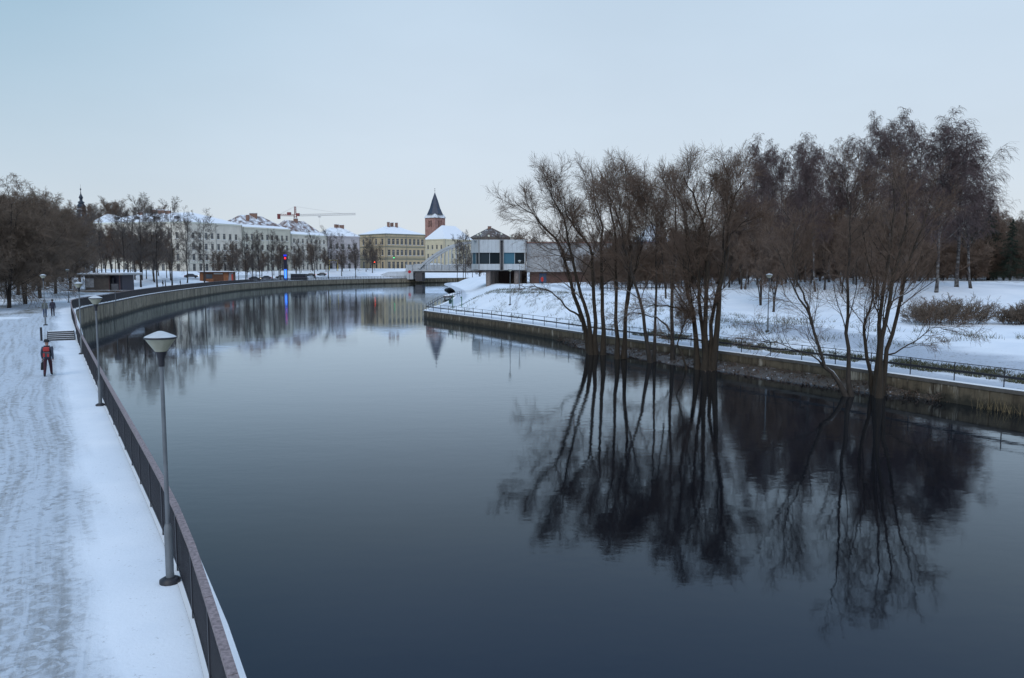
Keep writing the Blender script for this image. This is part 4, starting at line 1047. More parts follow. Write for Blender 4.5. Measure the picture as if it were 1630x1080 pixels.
# church tower
def church_tower():
    Y = 600; c = A(693, 400, Y); z0 = 8.0
    root = empty('church_tower', (c[0], c[1], z0), 0, 'red brick church tower with a tall dark pyramid spire', 'tower')
    zt = zat(693, 366, Y) - z0 + 9.3 - 0.6; zt = zat(693, 347, Y) - z0
    ztip = zat(693, 306, Y) - z0
    rz = R(50); s = 5.4
    def rot(x, y): return (x * math.cos(rz) - y * math.sin(rz), x * math.sin(rz) + y * math.cos(rz))
    cs = [rot(-s, -s), rot(s, -s), rot(s, s), rot(-s, s)]
    bm = MB()
    mbrick = simple('tower_brick', (0.42, 0.235, 0.20), 0.9, 0.25, 0.6)
    wmb = MB(); o = np.array([c[0], c[1], z0])
    for i in range(4):
        a = np.array(cs[i]) + c[:2]; b = np.array(cs[(i + 1) % 4]) + c[:2]
        d = (b - a); ln = np.linalg.norm(d); n = np.array([d[1], -d[0]]) / ln
        zrows = zt + z0 - 7.6
        P0, d = a, d / ln
        def W(u, z, inn=0.0): return (P0[0] + d[0] * u - n[0] * inn - o[0], P0[1] + d[1] * u - n[1] * inn - o[1], z)
        wn_ = [(ln * 0.40, 0.55), (ln * 0.60, 0.55)]
        ub = [0, wn_[0][0] - 0.6, wn_[0][0] + 0.6, wn_[1][0] - 0.6, wn_[1][0] + 0.6, ln]; zb = [-8, zt - 7.2, zt - 2.4, zt]
        for p in range(5):
            for q in range(3):
                if p % 2 and q == 1:
                    k = 0.8
                    wmb.add([W(ub[p], zb[q]), W(ub[p + 1], zb[q]), W(ub[p + 1], zb[q + 1]), W(ub[p], zb[q + 1]), W(ub[p], zb[q], k), W(ub[p + 1], zb[q], k), W(ub[p + 1], zb[q + 1], k), W(ub[p], zb[q + 1], k)],
                            [(0, 1, 5, 4), (1, 2, 6, 5), (2, 3, 7, 6), (3, 0, 4, 7)])
                    MB().add([W(ub[p], zb[q], k * 0.9), W(ub[p + 1], zb[q], k * 0.9), W(ub[p + 1], zb[q + 1], k * 0.9), W(ub[p], zb[q + 1], k * 0.9)], [(0, 1, 2, 3)]).build('louvre_window', M_black, root)
                else:
                    wmb.add([W(ub[p], zb[q]), W(ub[p + 1], zb[q]), W(ub[p + 1], zb[q + 1]), W(ub[p], zb[q + 1])], [(0, 1, 2, 3)])
    wmb.build('wall', mbrick, root)
    # flared skirt with snow, then the steep octagonal spire
    sk = MB(); e = 1.10
    r0 = [(x * e, y * e, zt - 0.3) for x, y in cs]; r1 = [(x * 0.86, y * 0.86, zt + 2.6) for x, y in cs]
    for i in range(4): sk.add([r0[i], r0[(i + 1) % 4], r1[(i + 1) % 4], r1[i]], [(0, 1, 2, 3)])
    sk.add(r0, [(3, 2, 1, 0)])
    sk.build('roof_skirt', mat_roof('spire_skirt', (0.06, 0.075, 0.10), 0.62, 0.5), root)
    sp = MB(); prof = [(s * 1.20, zt + 2.4), (s * 0.80, zt + 7.0), (s * 0.45, zt + 13.0), (0.12, ztip - 0.3)]
    sp.lathe(prof, 8, 0, (0, 0, 0), False, rz + R(22.5))
    spire = sp.build('spire', simple('slate_spire', (0.035, 0.045, 0.075), 0.5, 0.25, 0.5), root)
    fm = MB().tube([(0, 0, ztip - 0.4), (0, 0, ztip + 3.0)], 0.09, 6).lathe([(0.05, 0), (0.35, 0.35), (0.05, 0.7)], 8, 0, (0, 0, ztip + 0.6)).box(-0.5, 0.5, -0.06, 0.06, ztip + 2.3, ztip + 2.45)
    fm.build('finial', M_dark, spire)
church_tower()
def town_spire():
    Y = 500; c = A(133, 400, Y); zb = zat(133, 352, Y); k = Y / FPX
    root = empty('clock_spire', (c[0], c[1], zb - 12), 0, 'dark tiered baroque spire above the trees on the left hill', 'tower')
    b = MB().lathe([(2.9, 0), (2.9, 12)], 8, 0, smooth=False); b.build('shaft', simple('spire_base', (0.16, 0.13, 0.12)), root)
    z = 12.0
    t = MB().lathe([(3.0, z), (3.1, z + 2), (2.7, z + 6.5), (3.1, z + 6.8), (2.2, z + 7.6), (2.6, z + 9.5), (1.5, z + 11.0), (1.0, z + 11.6)], 8, 0, smooth=False)
    t.build('lantern', simple('spire_copper', (0.018, 0.028, 0.045), 0.5), root)
    for i in range(8):
        a = math.pi / 4 * i + math.pi / 8; r = 2.72
        MB().box(-0.35, 0.35, -0.08, 0.08, 0, 3.2).build('louvre', simple('louvre_grey', (0.30, 0.33, 0.36)), root, (r * math.cos(a) , r * math.sin(a), z + 2.2), a + math.pi / 2)
    MB().lathe([(2.0, z + 11.2), (1.9, z + 11.9), (0.9, z + 12.4), (0.9, z + 14.0), (1.4, z + 14.4), (0.9, z + 15.6), (0.3, z + 17.0), (0.12, z + 19), (0.5, z + 19.8), (0.06, z + 20.6), (0.05, z + 23)], 8, 0).build('cupola', MATS['spire_copper'], root)
    MB().lathe([(3.02, z + 6.82), (2.3, z + 7.65), (2.25, z + 7.62), (2.9, z + 6.78)], 8, 0, smooth=False).build('snow_ledge', M_snow, root)
town_spire()

# tower crane
def crane():
    Y = 640; k = Y / FPX; c = A(471.5, 400, Y); z0 = 6.0
    root = empty('tower_crane', (c[0], c[1], z0), 0, 'red and white tower crane rising behind the rooftops', 'crane')
    mr = simple('crane_red', (0.26, 0.075, 0.075)); mw = simple('crane_white', (0.50, 0.50, 0.52))
    zt = zat(471, 329, Y) - z0; zj = zat(471, 343, Y) - z0
    def lattice(b, p, q, w, n, r):
        p, q = Vector(p), Vector(q); d = (q - p)
        ax = d.normalized(); u = ax.cross(Vector((0, 1, 0))); u = Vector((1, 0, 0)) if u.length < .1 else u.normalized(); v = ax.cross(u)
        cor = [(u + v) * w / 2, (u - v) * w / 2, (-u - v) * w / 2, (-u + v) * w / 2]
        for cc in cor: b.bar(p + cc, q + cc, r, r)
        for i in range(n):
            a, e = p + d * (i / n), p + d * ((i + 1) / n)
            for j in range(4): b.bar(a + cor[j], e + cor[(j + 1) % 4], r * 0.6, r * 0.6)
    m = MB(); lattice(m, (0, 0, 0), (0, 0, zj), 1.9, 24, 0.28); m.build('mast', mr, root)
    m = MB(); lattice(m, (0, 0, zj), (0, 0, zt), 1.1, 5, 0.24); m.build('tower_peak', mr, root)
    m = MB(); lattice(m, (2, 0, zj), ((566 - 471) * k, 0, zj + 1.0), 1.3, 24, 0.20); jib = m.build('jib', mw, root)
    m = MB(); lattice(m, (-1, 0, zj), ((443 - 471) * k, 0, zj + 0.3), 1.3, 7, 0.26); m.build('counter_jib', mr, root)
    MB().box((443 - 471) * k, (447 - 471) * k, -1.0, 1.0, zj - 3.0, zj + 1.0).build('counterweight', simple('crane_ballast', (0.2, 0.05, 0.05)), root)
    MB().box(-6.5, -3.5, -0.9, 0.9, zj + 0.2, zj + 2.4).build('winch_house', mr, root)
    MB().box(1.0, 3.4, -1.0, 1.0, zj - 0.6, zj + 1.6).build('operator_cabin', mr, root)
    MB().bar((0, 0, zt), ((545 - 471) * k, 0, zj + 1.4), 0.12, 0.12).bar((0, 0, zt), ((447 - 471) * k, 0, zj + 1.0), 0.12, 0.12).build('stay_cable', mw, root)
    MB().box(18.5, 20.5, -0.6, 0.6, zj - 1.6, zj - 0.9).bar((19.5, 0, zj - 1.0), (19.5, 0, zj - 9), 0.08, 0.08).build('trolley', mw, jib)
crane()

# arched footbridge
def arch_bridge():
    a, b = A(648, 428, 384), A(872, 428, 366)
    d = b - a; ln = float(np.hypot(d[0], d[1])); rz = math.atan2(d[1], d[0]); zd = zat(690, 430, 374)
    root = empty('arch_bridge', (a[0], a[1], zd), rz, 'white concrete footbridge with a shallow arch over the river', 'bridge')
    mw = simple('bridge_white', (0.50, 0.53, 0.56), 0.8, 0.12, 0.6, streak=0.35)
    half = 1.9
    MB().box(0, ln, -half, half, -0.6, 0.5).build('deck', mw, root)
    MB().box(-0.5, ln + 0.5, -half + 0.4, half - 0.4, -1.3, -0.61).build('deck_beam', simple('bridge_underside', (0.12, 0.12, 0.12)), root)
    pan = MB().box(-0.62, 0.62, -0.1, 0.1, 0.52, 2.3).mesh('parapet_panel', mw)
    n = int(ln / 1.62)
    for y in (-half, half):
        for i in range(n): link('parapet_panel', pan, root, ((i + 0.5) * ln / n, y, 0))
    MB().box(0, ln, -half - 0.14, -half + 0.14, 2.3, 2.5).box(0, ln, half - 0.14, half + 0.14, 2.3, 2.5).build('parapet_rail', mw, root)
    x0, x1 = ln * 0.10, ln * 0.86; rise = 12.2
    for y in (-half - 0.55, half + 0.55):
        m = MB(); k = 28
        P_ = [Vector((x0 + (x1 - x0) * i / k, y, 0.8 + rise * (1 - (2 * i / k - 1) ** 2))) for i in range(k + 1)]
        for i in range(k): m.bar(P_[i], P_[i + 1], 0.85, 1.15 - 0.25 * math.sin(math.pi * i / k))
        m.build('arch_rib', mw, root)
        for i in range(2, k - 1, 2):
            p = P_[i]; MB().box(p.x - 0.22, p.x + 0.22, y - 0.2, y + 0.2, 0.5, p.z - 0.45).build('hanger', mw, root)
    for x in (2.0, 6.5): MB().box(x - 1.6, x + 1.6, -2.4, 2.4, -0.61, 2.52 if x < 3 else 2.9).build('end_block', mw, root)
    MB().box(5.0, 8.6, -2.0, 2.0, -5.4, -1.31).build('pier', simple('pier_concrete', (0.09, 0.085, 0.09)), root)
    # ramp wall on the town side
    r = MB(); r.add([(-14, -2.2, -4.6), (4, -2.2, -4.6), (4, -2.2, -0.62), (-9, -2.2, -0.9), (-14, -2.2, -2.6), (-14, 2.2, -4.6), (4, 2.2, -4.6), (4, 2.2, -0.62), (-9, 2.2, -0.9), (-14, 2.2, -2.6)],
              [(0, 1, 2, 3, 4), (9, 8, 7, 6, 5), (2, 1, 6, 7), (3, 2, 7, 8), (4, 3, 8, 9), (0, 4, 9, 5), (1, 0, 5, 6)])
    r.build('ramp_wall', mw, root)
arch_bridge()

# white waterside hall on columns
def waterside_hall():
    Y = 196; k = Y / FPX
    x0 = (750 - CX) * k; c = A(750, 430, Y)
    zb, z1, z2, zt = zat(800, 430, Y), zat(800, 420.5, Y), zat(800, 402.5, Y), zat(800, 382.5, Y)
    root = empty('waterside_hall', (c[0], Y, zb), 0, 'white modernist hall with a glass band standing on columns by the bridge', 'building')
    mw = simple('hall_cladding', (0.47, 0.50, 0.52), 0.7, 0.08, 0.5, streak=0.4)
    h1, h2, ht = z1 - zb, z2 - zb, zt - zb
    W_ = (838 - 750) * k
    xs = lambda p: (p - 750) * k
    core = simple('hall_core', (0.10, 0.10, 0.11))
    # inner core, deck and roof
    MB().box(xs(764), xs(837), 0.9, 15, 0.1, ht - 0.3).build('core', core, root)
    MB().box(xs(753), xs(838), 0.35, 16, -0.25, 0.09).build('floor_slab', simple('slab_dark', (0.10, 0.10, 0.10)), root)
    rf = MB().box(xs(753), xs(838), 0.4, 16, ht - 0.02, ht + 0.05).build('roof', M_snow, root)
    seg = [((xs(750), 3.2), (xs(762), 0.0)), ((xs(763), 0.0), (xs(795.5), 0.0)), ((xs(801.5), 0.0), (xs(836.5), 0.0)), ((xs(836.8), 0.1), (xs(836.8), 16.0)), ((xs(750), 15.9), (xs(750), 3.3))]
    mg = glass('hall_glass', (0.008, 0.014, 0.018), 0.3); MATS['hall_glass'].node_tree.nodes['Principled BSDF'].inputs['IOR'].default_value = 1.2
    mgb = glass('hall_glass_blue', (0.03, 0.08, 0.11), 0.3); MATS['hall_glass_blue'].node_tree.nodes['Principled BSDF'].inputs['IOR'].default_value = 1.2
    for si, (p, q) in enumerate(seg):
        p, q = np.array(p), np.array(q); d = q - p; ln = np.linalg.norm(d); d = d / ln; n_ = max(1, round(ln / 1.05))
        rz = math.atan2(d[1], d[0])
        for i in range(n_):
            m = p + d * ln * (i + 0.5) / n_; w = ln / n_
            b = MB().box(-w / 2 + 0.012, w / 2 - 0.012, -0.06 + random.uniform(-0.01, 0.01), 0.2, h2, ht + 0.1)
            b.build('cladding_panel', mw, root, (m[0], m[1], 0), rz)
            b = MB().box(-w / 2 + 0.012, w / 2 - 0.012, -0.06 + random.uniform(-0.01, 0.01), 0.2, 0.0, h1)
            b.build('cladding_panel', mw, root, (m[0], m[1], 0), rz)
        npn = max(1, round(ln / 2.4))
        for i in range(npn):
            m = p + d * ln * (i + 0.5) / npn; w = ln / npn
            g = MB().box(-w / 2 + 0.06, w / 2 - 0.06, 0.28, 0.33, h1 + 0.02, h2 - 0.02)
            g.build('glass_pane', mgb if (si, i) in ((2, 0), (0, 0)) else mg, root, (m[0], m[1], 0), rz)
            MB().box(-0.05, 0.05, 0.2, 0.4, h1, h2).build('mullion', mw, root, (m[0] - d[0] * w / 2, m[1] - d[1] * w / 2, 0), rz)
    for px in (762.5, 796, 801, 836):
        MB().box(-0.09, 0.09, -0.35, -0.08, -0.1, ht + 0.2).build('fin', simple('fin_grey', (0.22, 0.21, 0.20)), root, (xs(px), 0.0, 0))
    for px, dy in ((777, 1.5), (783, 5.0), (789, 8.5), (822, 1.5), (827, 6.0)):
        x = xs(px); g = zr(c[0] + x, Y + dy) - zb
        MB().lathe([(0.62, g - 0.4), (0.62, -0.26)], 14).build('column', simple('column_concrete', (0.20, 0.165, 0.15), 0.9, streak=0.4), root, (x, dy, 0))
    gb = zr(c[0] + 8, Y + 11) - zb - 0.6
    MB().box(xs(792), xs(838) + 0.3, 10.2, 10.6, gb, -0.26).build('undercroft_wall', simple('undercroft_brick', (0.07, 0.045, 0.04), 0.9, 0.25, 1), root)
    # long low wing
    wz = zat(900, 387, Y); mwing = simple('wing_render', (0.33, 0.33, 0.33), 0.85, 0.1, 0.4, streak=0.35)
    wing = empty('hall_wing', (A(838.5, 430, Y + 2)[0], Y + 2, zb), 0, 'long low white wing of the waterside hall behind the willows', 'building')
    o = np.array([wing.location.x, wing.location.y, zb]); x1 = A(1062, 430, Y + 2)[0]
    wm = MB(); L_ = x1 - o[0]
    facade(wing, o, (o[0], Y + 2), (x1, Y + 2), zb - 0.5, wz, [0.30, 0.42, 0.54, 0.66, 0.74, 0.82, 0.90], [(zb + 2.2, 1.7)], 1.6, wm)
    wm.add([(L_, 0, -0.5), (L_, 12, -0.5), (L_, 12, wz - zb), (L_, 0, wz - zb)], [(0, 1, 2, 3)])
    wm.build('wall', mwing, wing)
    MB().box(-0.2, L_ + 0.3, -0.3, 12.3, wz - zb + 0.003, wz - zb + 0.25).build('roof', simple('wing_roof', (0.20, 0.10, 0.08), 0.8, snow=0.5), wing)
    g = min(zr(o[0] + t * L_, Y + 3) for t in (0, .5, 1)) - zb - 0.5
    MB().box(1.0, L_ - 4, 1.2, 11, g, -0.52).build('plinth', simple('brown_brick_plinth', (0.10, 0.055, 0.045), 0.9, 0.25, 1), wing)
    MB().box(3.2, 5.0, 1.1, 1.19, g + 0.4, -0.9).build('door', simple('blue_door', (0.03, 0.06, 0.12)), wing)
    # globe lamps on the roof
    for i, (px, dy, h) in enumerate(((760, 2, 1.0), (763.5, 6, 1.5), (777.5, 3, 0.85), (797.5, 7, 1.5), (812, 4, 0.8))):
        t = empty('globe_lamp', (c[0] + xs(px), Y + dy, zt + 0.05), 0, f'{ORD[i]} globe lamp from the left on the white hall roof', 'lamp', 'globe lamps on the hall roof')
        MB().tube([(0, 0, 0), (0, 0, h)], 0.05, 6).build('post', M_dark, t)
        MB().lathe([(0.02, 0), (0.2, 0.07), (0.29, 0.26), (0.2, 0.46), (0.02, 0.53)], 12).build('globe', simple('opal_globe', (0.62, 0.60, 0.48), 0.4), t, (0, 0, h))
waterside_hall()
# ------------------------------------------------------------------ street lamps
M_bowl = simple('cream_lamp_bowl', (0.38, 0.37, 0.28), 0.4, 0.14, 5)
def make_lamp():
    t = empty('street_lamp', (0, 0, 0))
    MB().lathe([(0.17, -0.05), (0.17, 0.05), (0.10, 0.09)], 14).build('base_plate', M_dark, t)
    MB().lathe([(0.066, 0.06), (0.066, 0.93), (0.045, 1.0)], 14).build('pole_sleeve', M_steel, t)
    MB().lathe([(0.037, 0.98), (0.031, 3.66)], 12).build('pole', M_steel, t)
    MB().box(-0.03, 0.03, -0.072, -0.058, 0.45, 0.75).build('service_door', simple('lamp_door', (0.16, 0.17, 0.19), 0.5), t)
    MB().lathe([(0.05, 3.62), (0.05, 3.72), (0.088, 3.87)], 14).build('neck', M_dark, t)
    bowl = MB().lathe([(0.09, 3.865), (0.238, 4.075)], 20).build('lamp_bowl', M_bowl, t)
    MB().lathe([(0.247, 4.07), (0.251, 4.09), (0.238, 4.10)], 20).build('rim', M_dark, bowl)
    MB().lathe([(0.245, 4.10), (0.215, 4.12), (0.09, 4.175), (0.03, 4.195)], 20).build('snow_cap', simple('lamp_snow', (0.50, 0.53, 0.56), 0.8, 0.08, 6, bmp=0.01), t)
    return t
LAMP = [make_lamp(), False]
def lamp(loc, label, scale=1.0):
    if LAMP[1]: o = copy_tree(LAMP[0])
    else: o = LAMP[0]; LAMP[1] = True
    o.location = tuple(float(v) for v in loc); o.scale = (scale,) * 3; o.rotation_euler = (0, 0, random.uniform(0, 3))
    tag(o, label, 'lamp', 'conical street lamps')
lamp(G(271, 927, Z_LOW), 'nearest street lamp with cream bowl and snowy cap beside the left railing')
lamp(G(160, 646, Z_LOW), 'second street lamp along the left railing, beyond the walking man')
lamp(G(130.5, 564, Z_LOW), 'third street lamp along the left railing, beside the steps', 1.05)
p = G(73, 525, 2.0); lamp((p[0], p[1], zl(p[0], p[1])), 'street lamp on the promenade in front of the walking pair')
for px, py, Y, lab in ((812, 470, 100, 'street lamp on the right bank slope, left one of the pair under the hall'), (827, 461, 122, 'street lamp on the right bank slope, right one of the pair under the hall'), (1222, 525, 62, 'lone street lamp among the trunks of the right bank park')):
    x = A(px, py, Y)[0]; lamp((x, Y, zr(x, Y)), lab, 1.1)
for i, (px, Y) in enumerate(((372, 262), (108, 108))):
    x = A(px, 450, Y)[0]; lamp((x, Y, zl(x, Y)), ('street lamp beside the orange kiosk', 'thin street lamp behind the bend of the left railing')[i], 1.1)

# ------------------------------------------------------------------ steps on the promenade
def steps():
    nst = 5; rise = (Z_UP - Z_LOW) / nst; run = 0.40
    i0 = int(np.argmin(np.abs(LB[:, 1] - Y_STEP))); t = LB[i0 + 1] - LB[i0 - 1]; head = math.atan2(t[1], t[0]) - math.pi / 2
    w = 1.75; nrm = np.array([math.cos(head), math.sin(head)]); c = LB[i0] - nrm * 0.14
    root = empty('steps', (c[0], c[1], Z_LOW), head, 'short flight of dark stone steps with snow-dusted treads', 'steps')
    ms = simple('step_stone', (0.055, 0.055, 0.06), 0.9, 0.25, 3)
    for i in range(nst):
        s = MB().box(-w, 0, i * run, 2.5, i * rise - 0.05, (i + 1) * rise, 0).build('step', ms, root)
        MB().box(-w + 0.04, -0.04, i * run + 0.21, (i + 1) * run - 0.02 if i < nst - 1 else 2.46, (i + 1) * rise + 0.001, (i + 1) * rise + 0.02).build('tread_snow', M_snow, s)
    MB().box(-w - 0.42, -w - 0.28, 0.1, 0.24, -0.1, 1.0).build('end_post', M_dark, root)
steps()

# ------------------------------------------------------------------ people
M_skin = simple('skin', (0.42, 0.25, 0.19), 0.6, 0.1)
def person(loc, rz, height, top, legs, label, hat=None, stride=0.22, hair=(0.03, 0.022, 0.018), longcoat=False, seed=0, boots=(0.012, 0.012, 0.014), arm_out=0.0):
    s = height / 1.76
    J = {}
    def j(n, x, y, z, r, ry=None): J[n] = ((x, y, z), r, ry or r)
    # facing +y; y>0 is forward
    j('pelvis', 0, 0, 0.95, 0.165, 0.125); j('waist', 0, 0.0, 1.10, 0.165, 0.125); j('chest', 0, 0.01, 1.30, 0.185, 0.135); j('collar', 0, 0.0, 1.45, 0.10, 0.08)
    j('neck', 0, 0.0, 1.52, 0.062); j('chin', 0, 0.02, 1.57, 0.075); j('head', 0, 0.01, 1.66, 0.098, 0.085); j('crown', 0, 0.0, 1.73, 0.07)
    for sd, nm in ((-1, 'l'), (1, 'r')):
        f = stride * sd
        j('hip' + nm, 0.095 * sd, 0, 0.90, 0.10); j('knee' + nm, 0.10 * sd, 0.5 * f + 0.05, 0.50, 0.078); j('ankle' + nm, 0.10 * sd, f - 0.06 * (sd < 0), 0.10, 0.058); j('toe' + nm, 0.115 * sd, f + 0.13 - 0.06 * (sd < 0), 0.045, 0.042)
        j('shoulder' + nm, 0.185 * sd, 0, 1.40, 0.082); j('elbow' + nm, (0.225 + arm_out) * sd, -0.06 - 0.3 * f, 1.12, 0.058); j('wrist' + nm, (0.235 + arm_out) * sd, 0.05 - 0.6 * f, 0.88, 0.042); j('palm' + nm, (0.235 + arm_out) * sd, 0.07 - 0.6 * f, 0.80, 0.038)
    E = [('pelvis', 'waist'), ('waist', 'chest'), ('chest', 'collar'), ('collar', 'neck'), ('neck', 'chin'), ('chin', 'head'), ('head', 'crown')]
    for nm in 'lr': E += [('pelvis', 'hip' + nm), ('hip' + nm, 'knee' + nm), ('knee' + nm, 'ankle' + nm), ('ankle' + nm, 'toe' + nm), ('chest', 'shoulder' + nm), ('shoulder' + nm, 'elbow' + nm), ('elbow' + nm, 'wrist' + nm), ('wrist' + nm, 'palm' + nm)]
    names = list(J); me = bpy.data.meshes.new('body_cage')
    me.from_pydata([J[n][0] for n in names], [(names.index(a), names.index(b)) for a, b in E], [])
    ob = bpy.data.objects.new('body_cage', me); COL.objects.link(ob)
    md = ob.modifiers.new('skin', 'SKIN'); md.use_smooth_shade = True
    for i, n in enumerate(names):
        v = me.skin_vertices[0].data[i]; v.radius = (J[n][1], J[n][2]); v.use_root = (n == 'pelvis')
    sb = ob.modifiers.new('sub', 'SUBSURF'); sb.levels = 1; sb.render_levels = 1
    dg = bpy.context.evaluated_depsgraph_get(); dg.update()
    body = bpy.data.meshes.new_from_object(ob.evaluated_get(dg))
    bpy.data.objects.remove(ob)
    body.name = 'body'; body.materials.clear()
    mt = simple('jacket_%d' % seed, top, 0.85, 0.2, 8); ml = simple('trousers_%d' % seed, legs, 0.9, 0.2, 8); mb_ = simple('boots_%d' % seed, boots, 0.6)
    for m in (mt, ml, M_skin, mb_): body.materials.append(m)
    zj = 0.62 if longcoat else 0.86
    for p in body.polygons:
        c = p.center
        if abs(c.x) > 0.19 and c.z < 0.86: p.material_index = 2
        elif c.z > 1.515: p.material_index = 2
        elif c.z > zj: p.material_index = 0
        elif c.z > 0.13: p.material_index = 1
        else: p.material_index = 3
    root = empty('person', loc, rz, label, 'person'); root.scale = (s, s, s)
    bo = link('body', body, root)
    # fingers, nose, ears, hair or hat
    for sd, nm in ((-1, 'l'), (1, 'r')):
        px, py, pz = J['palm' + nm][0]
        fm = MB()
        for q in range(4):
            y0 = py - 0.03 + q * 0.02; ln = (0.065, 0.08, 0.085, 0.07)[q]
            fm.tube([(px, y0, pz - 0.02), (px - 0.008 * sd, y0 + 0.008, pz - 0.02 - ln * 0.6), (px - 0.025 * sd, y0 + 0.012, pz - 0.02 - ln)], [0.010, 0.009, 0.007], 6)
        fm.tube([(px, py + 0.035, pz + 0.03), (px - 0.012 * sd, py + 0.065, pz), (px - 0.02 * sd, py + 0.07, pz - 0.03)], [0.012, 0.010, 0.008], 6)
        fm.build('hand_fingers', M_skin, root)
    MB().hexa([(-0.014, 0.085, 1.625), (0.014, 0.085, 1.625), (0.014, 0.118, 1.625), (-0.014, 0.118, 1.625)], [(-0.006, 0.08, 1.68), (0.006, 0.08, 1.68), (0.006, 0.095, 1.68), (-0.006, 0.095, 1.68)]).build('nose', M_skin, root)
    if hat:
        MB().lathe([(0.175, 1.685), (0.18, 1.70), (0.115, 1.715), (0.108, 1.80), (0.085, 1.825), (0.02, 1.83)], 16, 0, (0, 0, 0)).build('hat', simple('hat_%d' % seed, hat, 0.9), root)
    else:
        MB().lathe([(0.104, 1.60), (0.114, 1.66), (0.104, 1.73), (0.06, 1.785), (0.01, 1.80)], 14, 0, (0, -0.018, 0)).build('hair', simple('hair_%d' % seed, hair, 0.8), root)
    return root
pm = G(77, 599, Z_LOW); pmz = zl(pm[0], pm[1])
man_rz = R(22)
person((pm[0], pm[1], pmz), man_rz, 1.74, (0.050, 0.060, 0.085), (0.045, 0.014, 0.022), 'man in a brimmed hat with a red backpack walking away on the promenade', hat=(0.018, 0.018, 0.022), seed=1, stride=0.30, arm_out=0.02)
bp = empty('backpack', (pm[0], pm[1], pmz), man_rz, 'red and black backpack on the back of the hatted man', 'backpack')
def rbox(b, x0, x1, y0, y1, z0, z1, m=0, k=0.04):
    b.hexa([(x0 + k, y0 + k, z0), (x1 - k, y0 + k, z0), (x1 - k, y1, z0), (x0 + k, y1, z0)], [(x0, y0, z0 + k), (x1, y0, z0 + k), (x1, y1, z0 + k), (x0, y1, z0 + k)], m)
    b.hexa([(x0, y0, z0 + k), (x1, y0, z0 + k), (x1, y1, z0 + k), (x0, y1, z0 + k)], [(x0, y0, z1 - k), (x1, y0, z1 - k), (x1, y1, z1 - k), (x0, y1, z1 - k)], m)
    b.hexa([(x0, y0, z1 - k), (x1, y0, z1 - k), (x1, y1, z1 - k), (x0, y1, z1 - k)], [(x0 + k, y0 + k, z1), (x1 - k, y0 + k, z1), (x1 - k, y1, z1), (x0 + k, y1, z1)], m)
    return b
M_red = simple('red_nylon', (0.36, 0.028, 0.025), 0.6, 0.15, 10)
rbox(MB(), -0.125, 0.125, -0.29, -0.118, 1.22, 1.44).build('upper_pocket', M_red, bp)
rbox(MB(), -0.15, 0.15, -0.32, -0.118, 0.95, 1.217).build('lower_bag', simple('grey_nylon', (0.06, 0.06, 0.07)), bp)
rbox(MB(), -0.13, -0.05, -0.345, -0.322, 0.97, 1.15, 0, 0.01).build('red_patch', M_red, bp)
rbox(MB(), 0.05, 0.125, -0.345, -0.322, 0.97, 1.12, 0, 0.01).build('red_patch', M_red, bp)
for sd in (-1, 1):
    MB().tube([(0.10 * sd, -0.14, 1.44), (0.105 * sd, -0.02, 1.50), (0.11 * sd, 0.13, 1.40), (0.13 * sd, 0.12, 1.18), (0.16 * sd, -0.10, 1.0)], 0.016, 6).build('strap', M_black, bp)
hx = -0.265; hy = 0.07 + 0.18
bg = empty('shoulder_bag', (pm[0], pm[1], pmz), man_rz, 'slim dark bag hanging from the left hand of the hatted man', 'bag')
MB().hexa([(hx - 0.06, hy - 0.16, 0.30), (hx + 0.06, hy - 0.16, 0.30), (hx + 0.06, hy + 0.18, 0.30), (hx - 0.06, hy + 0.18, 0.30)], [(hx - 0.03, hy - 0.14, 0.66), (hx + 0.03, hy - 0.14, 0.66), (hx + 0.03, hy + 0.16, 0.66), (hx - 0.03, hy + 0.16, 0.66)]).build('pouch', M_black, bg)
MB().tube([(hx, hy - 0.10, 0.655), (hx, hy - 0.04, 0.77), (hx, hy + 0.05, 0.77), (hx, hy + 0.11, 0.655)], 0.010, 6).build('handle', M_black, bg)
for i, (px, py, z, col, leg, lab) in enumerate(((72, 507, 2.25, (0.11, 0.12, 0.11), (0.05, 0.07, 0.13), 'walker in a grey-green jacket and blue trousers, left of the distant pair'), (84.5, 505, 2.28, (0.03, 0.03, 0.05), (0.03, 0.03, 0.045), 'walker in dark clothes, right of the distant pair'))):
    p = G(px, py, z); person((p[0], p[1], zl(p[0], p[1])), R(30), 1.66, col, leg, lab, seed=2 + i, stride=0.12 * (1 - 2 * i))
for i, (px, Y, lab) in enumerate(((259, 192, 'tiny dark figure, left one of two on the snow behind the railing'), (263, 193, 'tiny dark figure, right one of two on the snow behind the railing'), (287, 204, 'lone tiny dark figure standing left of the orange kiosk'), (502, bank_y(502) + 5, 'tiny dark figure walking on the far quay below the trees'), (566, bank_y(566) + 5, 'tiny dark figure near the bridge end of the far quay'))):
    x = A(px, 448, Y)[0]; person((x, Y, zl(x, Y)), R(random.uniform(0, 360)), 1.72, (0.02, 0.02, 0.025), (0.015, 0.015, 0.02), lab, seed=6 + i, stride=0.1, longcoat=True)
x = A(863, 455, 158)[0]; person((x, 158, zr(x, 158)), R(200), 1.75, (0.65, 0.03, 0.02), (0.03, 0.03, 0.04), 'person in a bright red jacket on the right bank below the hall', seed=20, stride=0.15, longcoat=True)

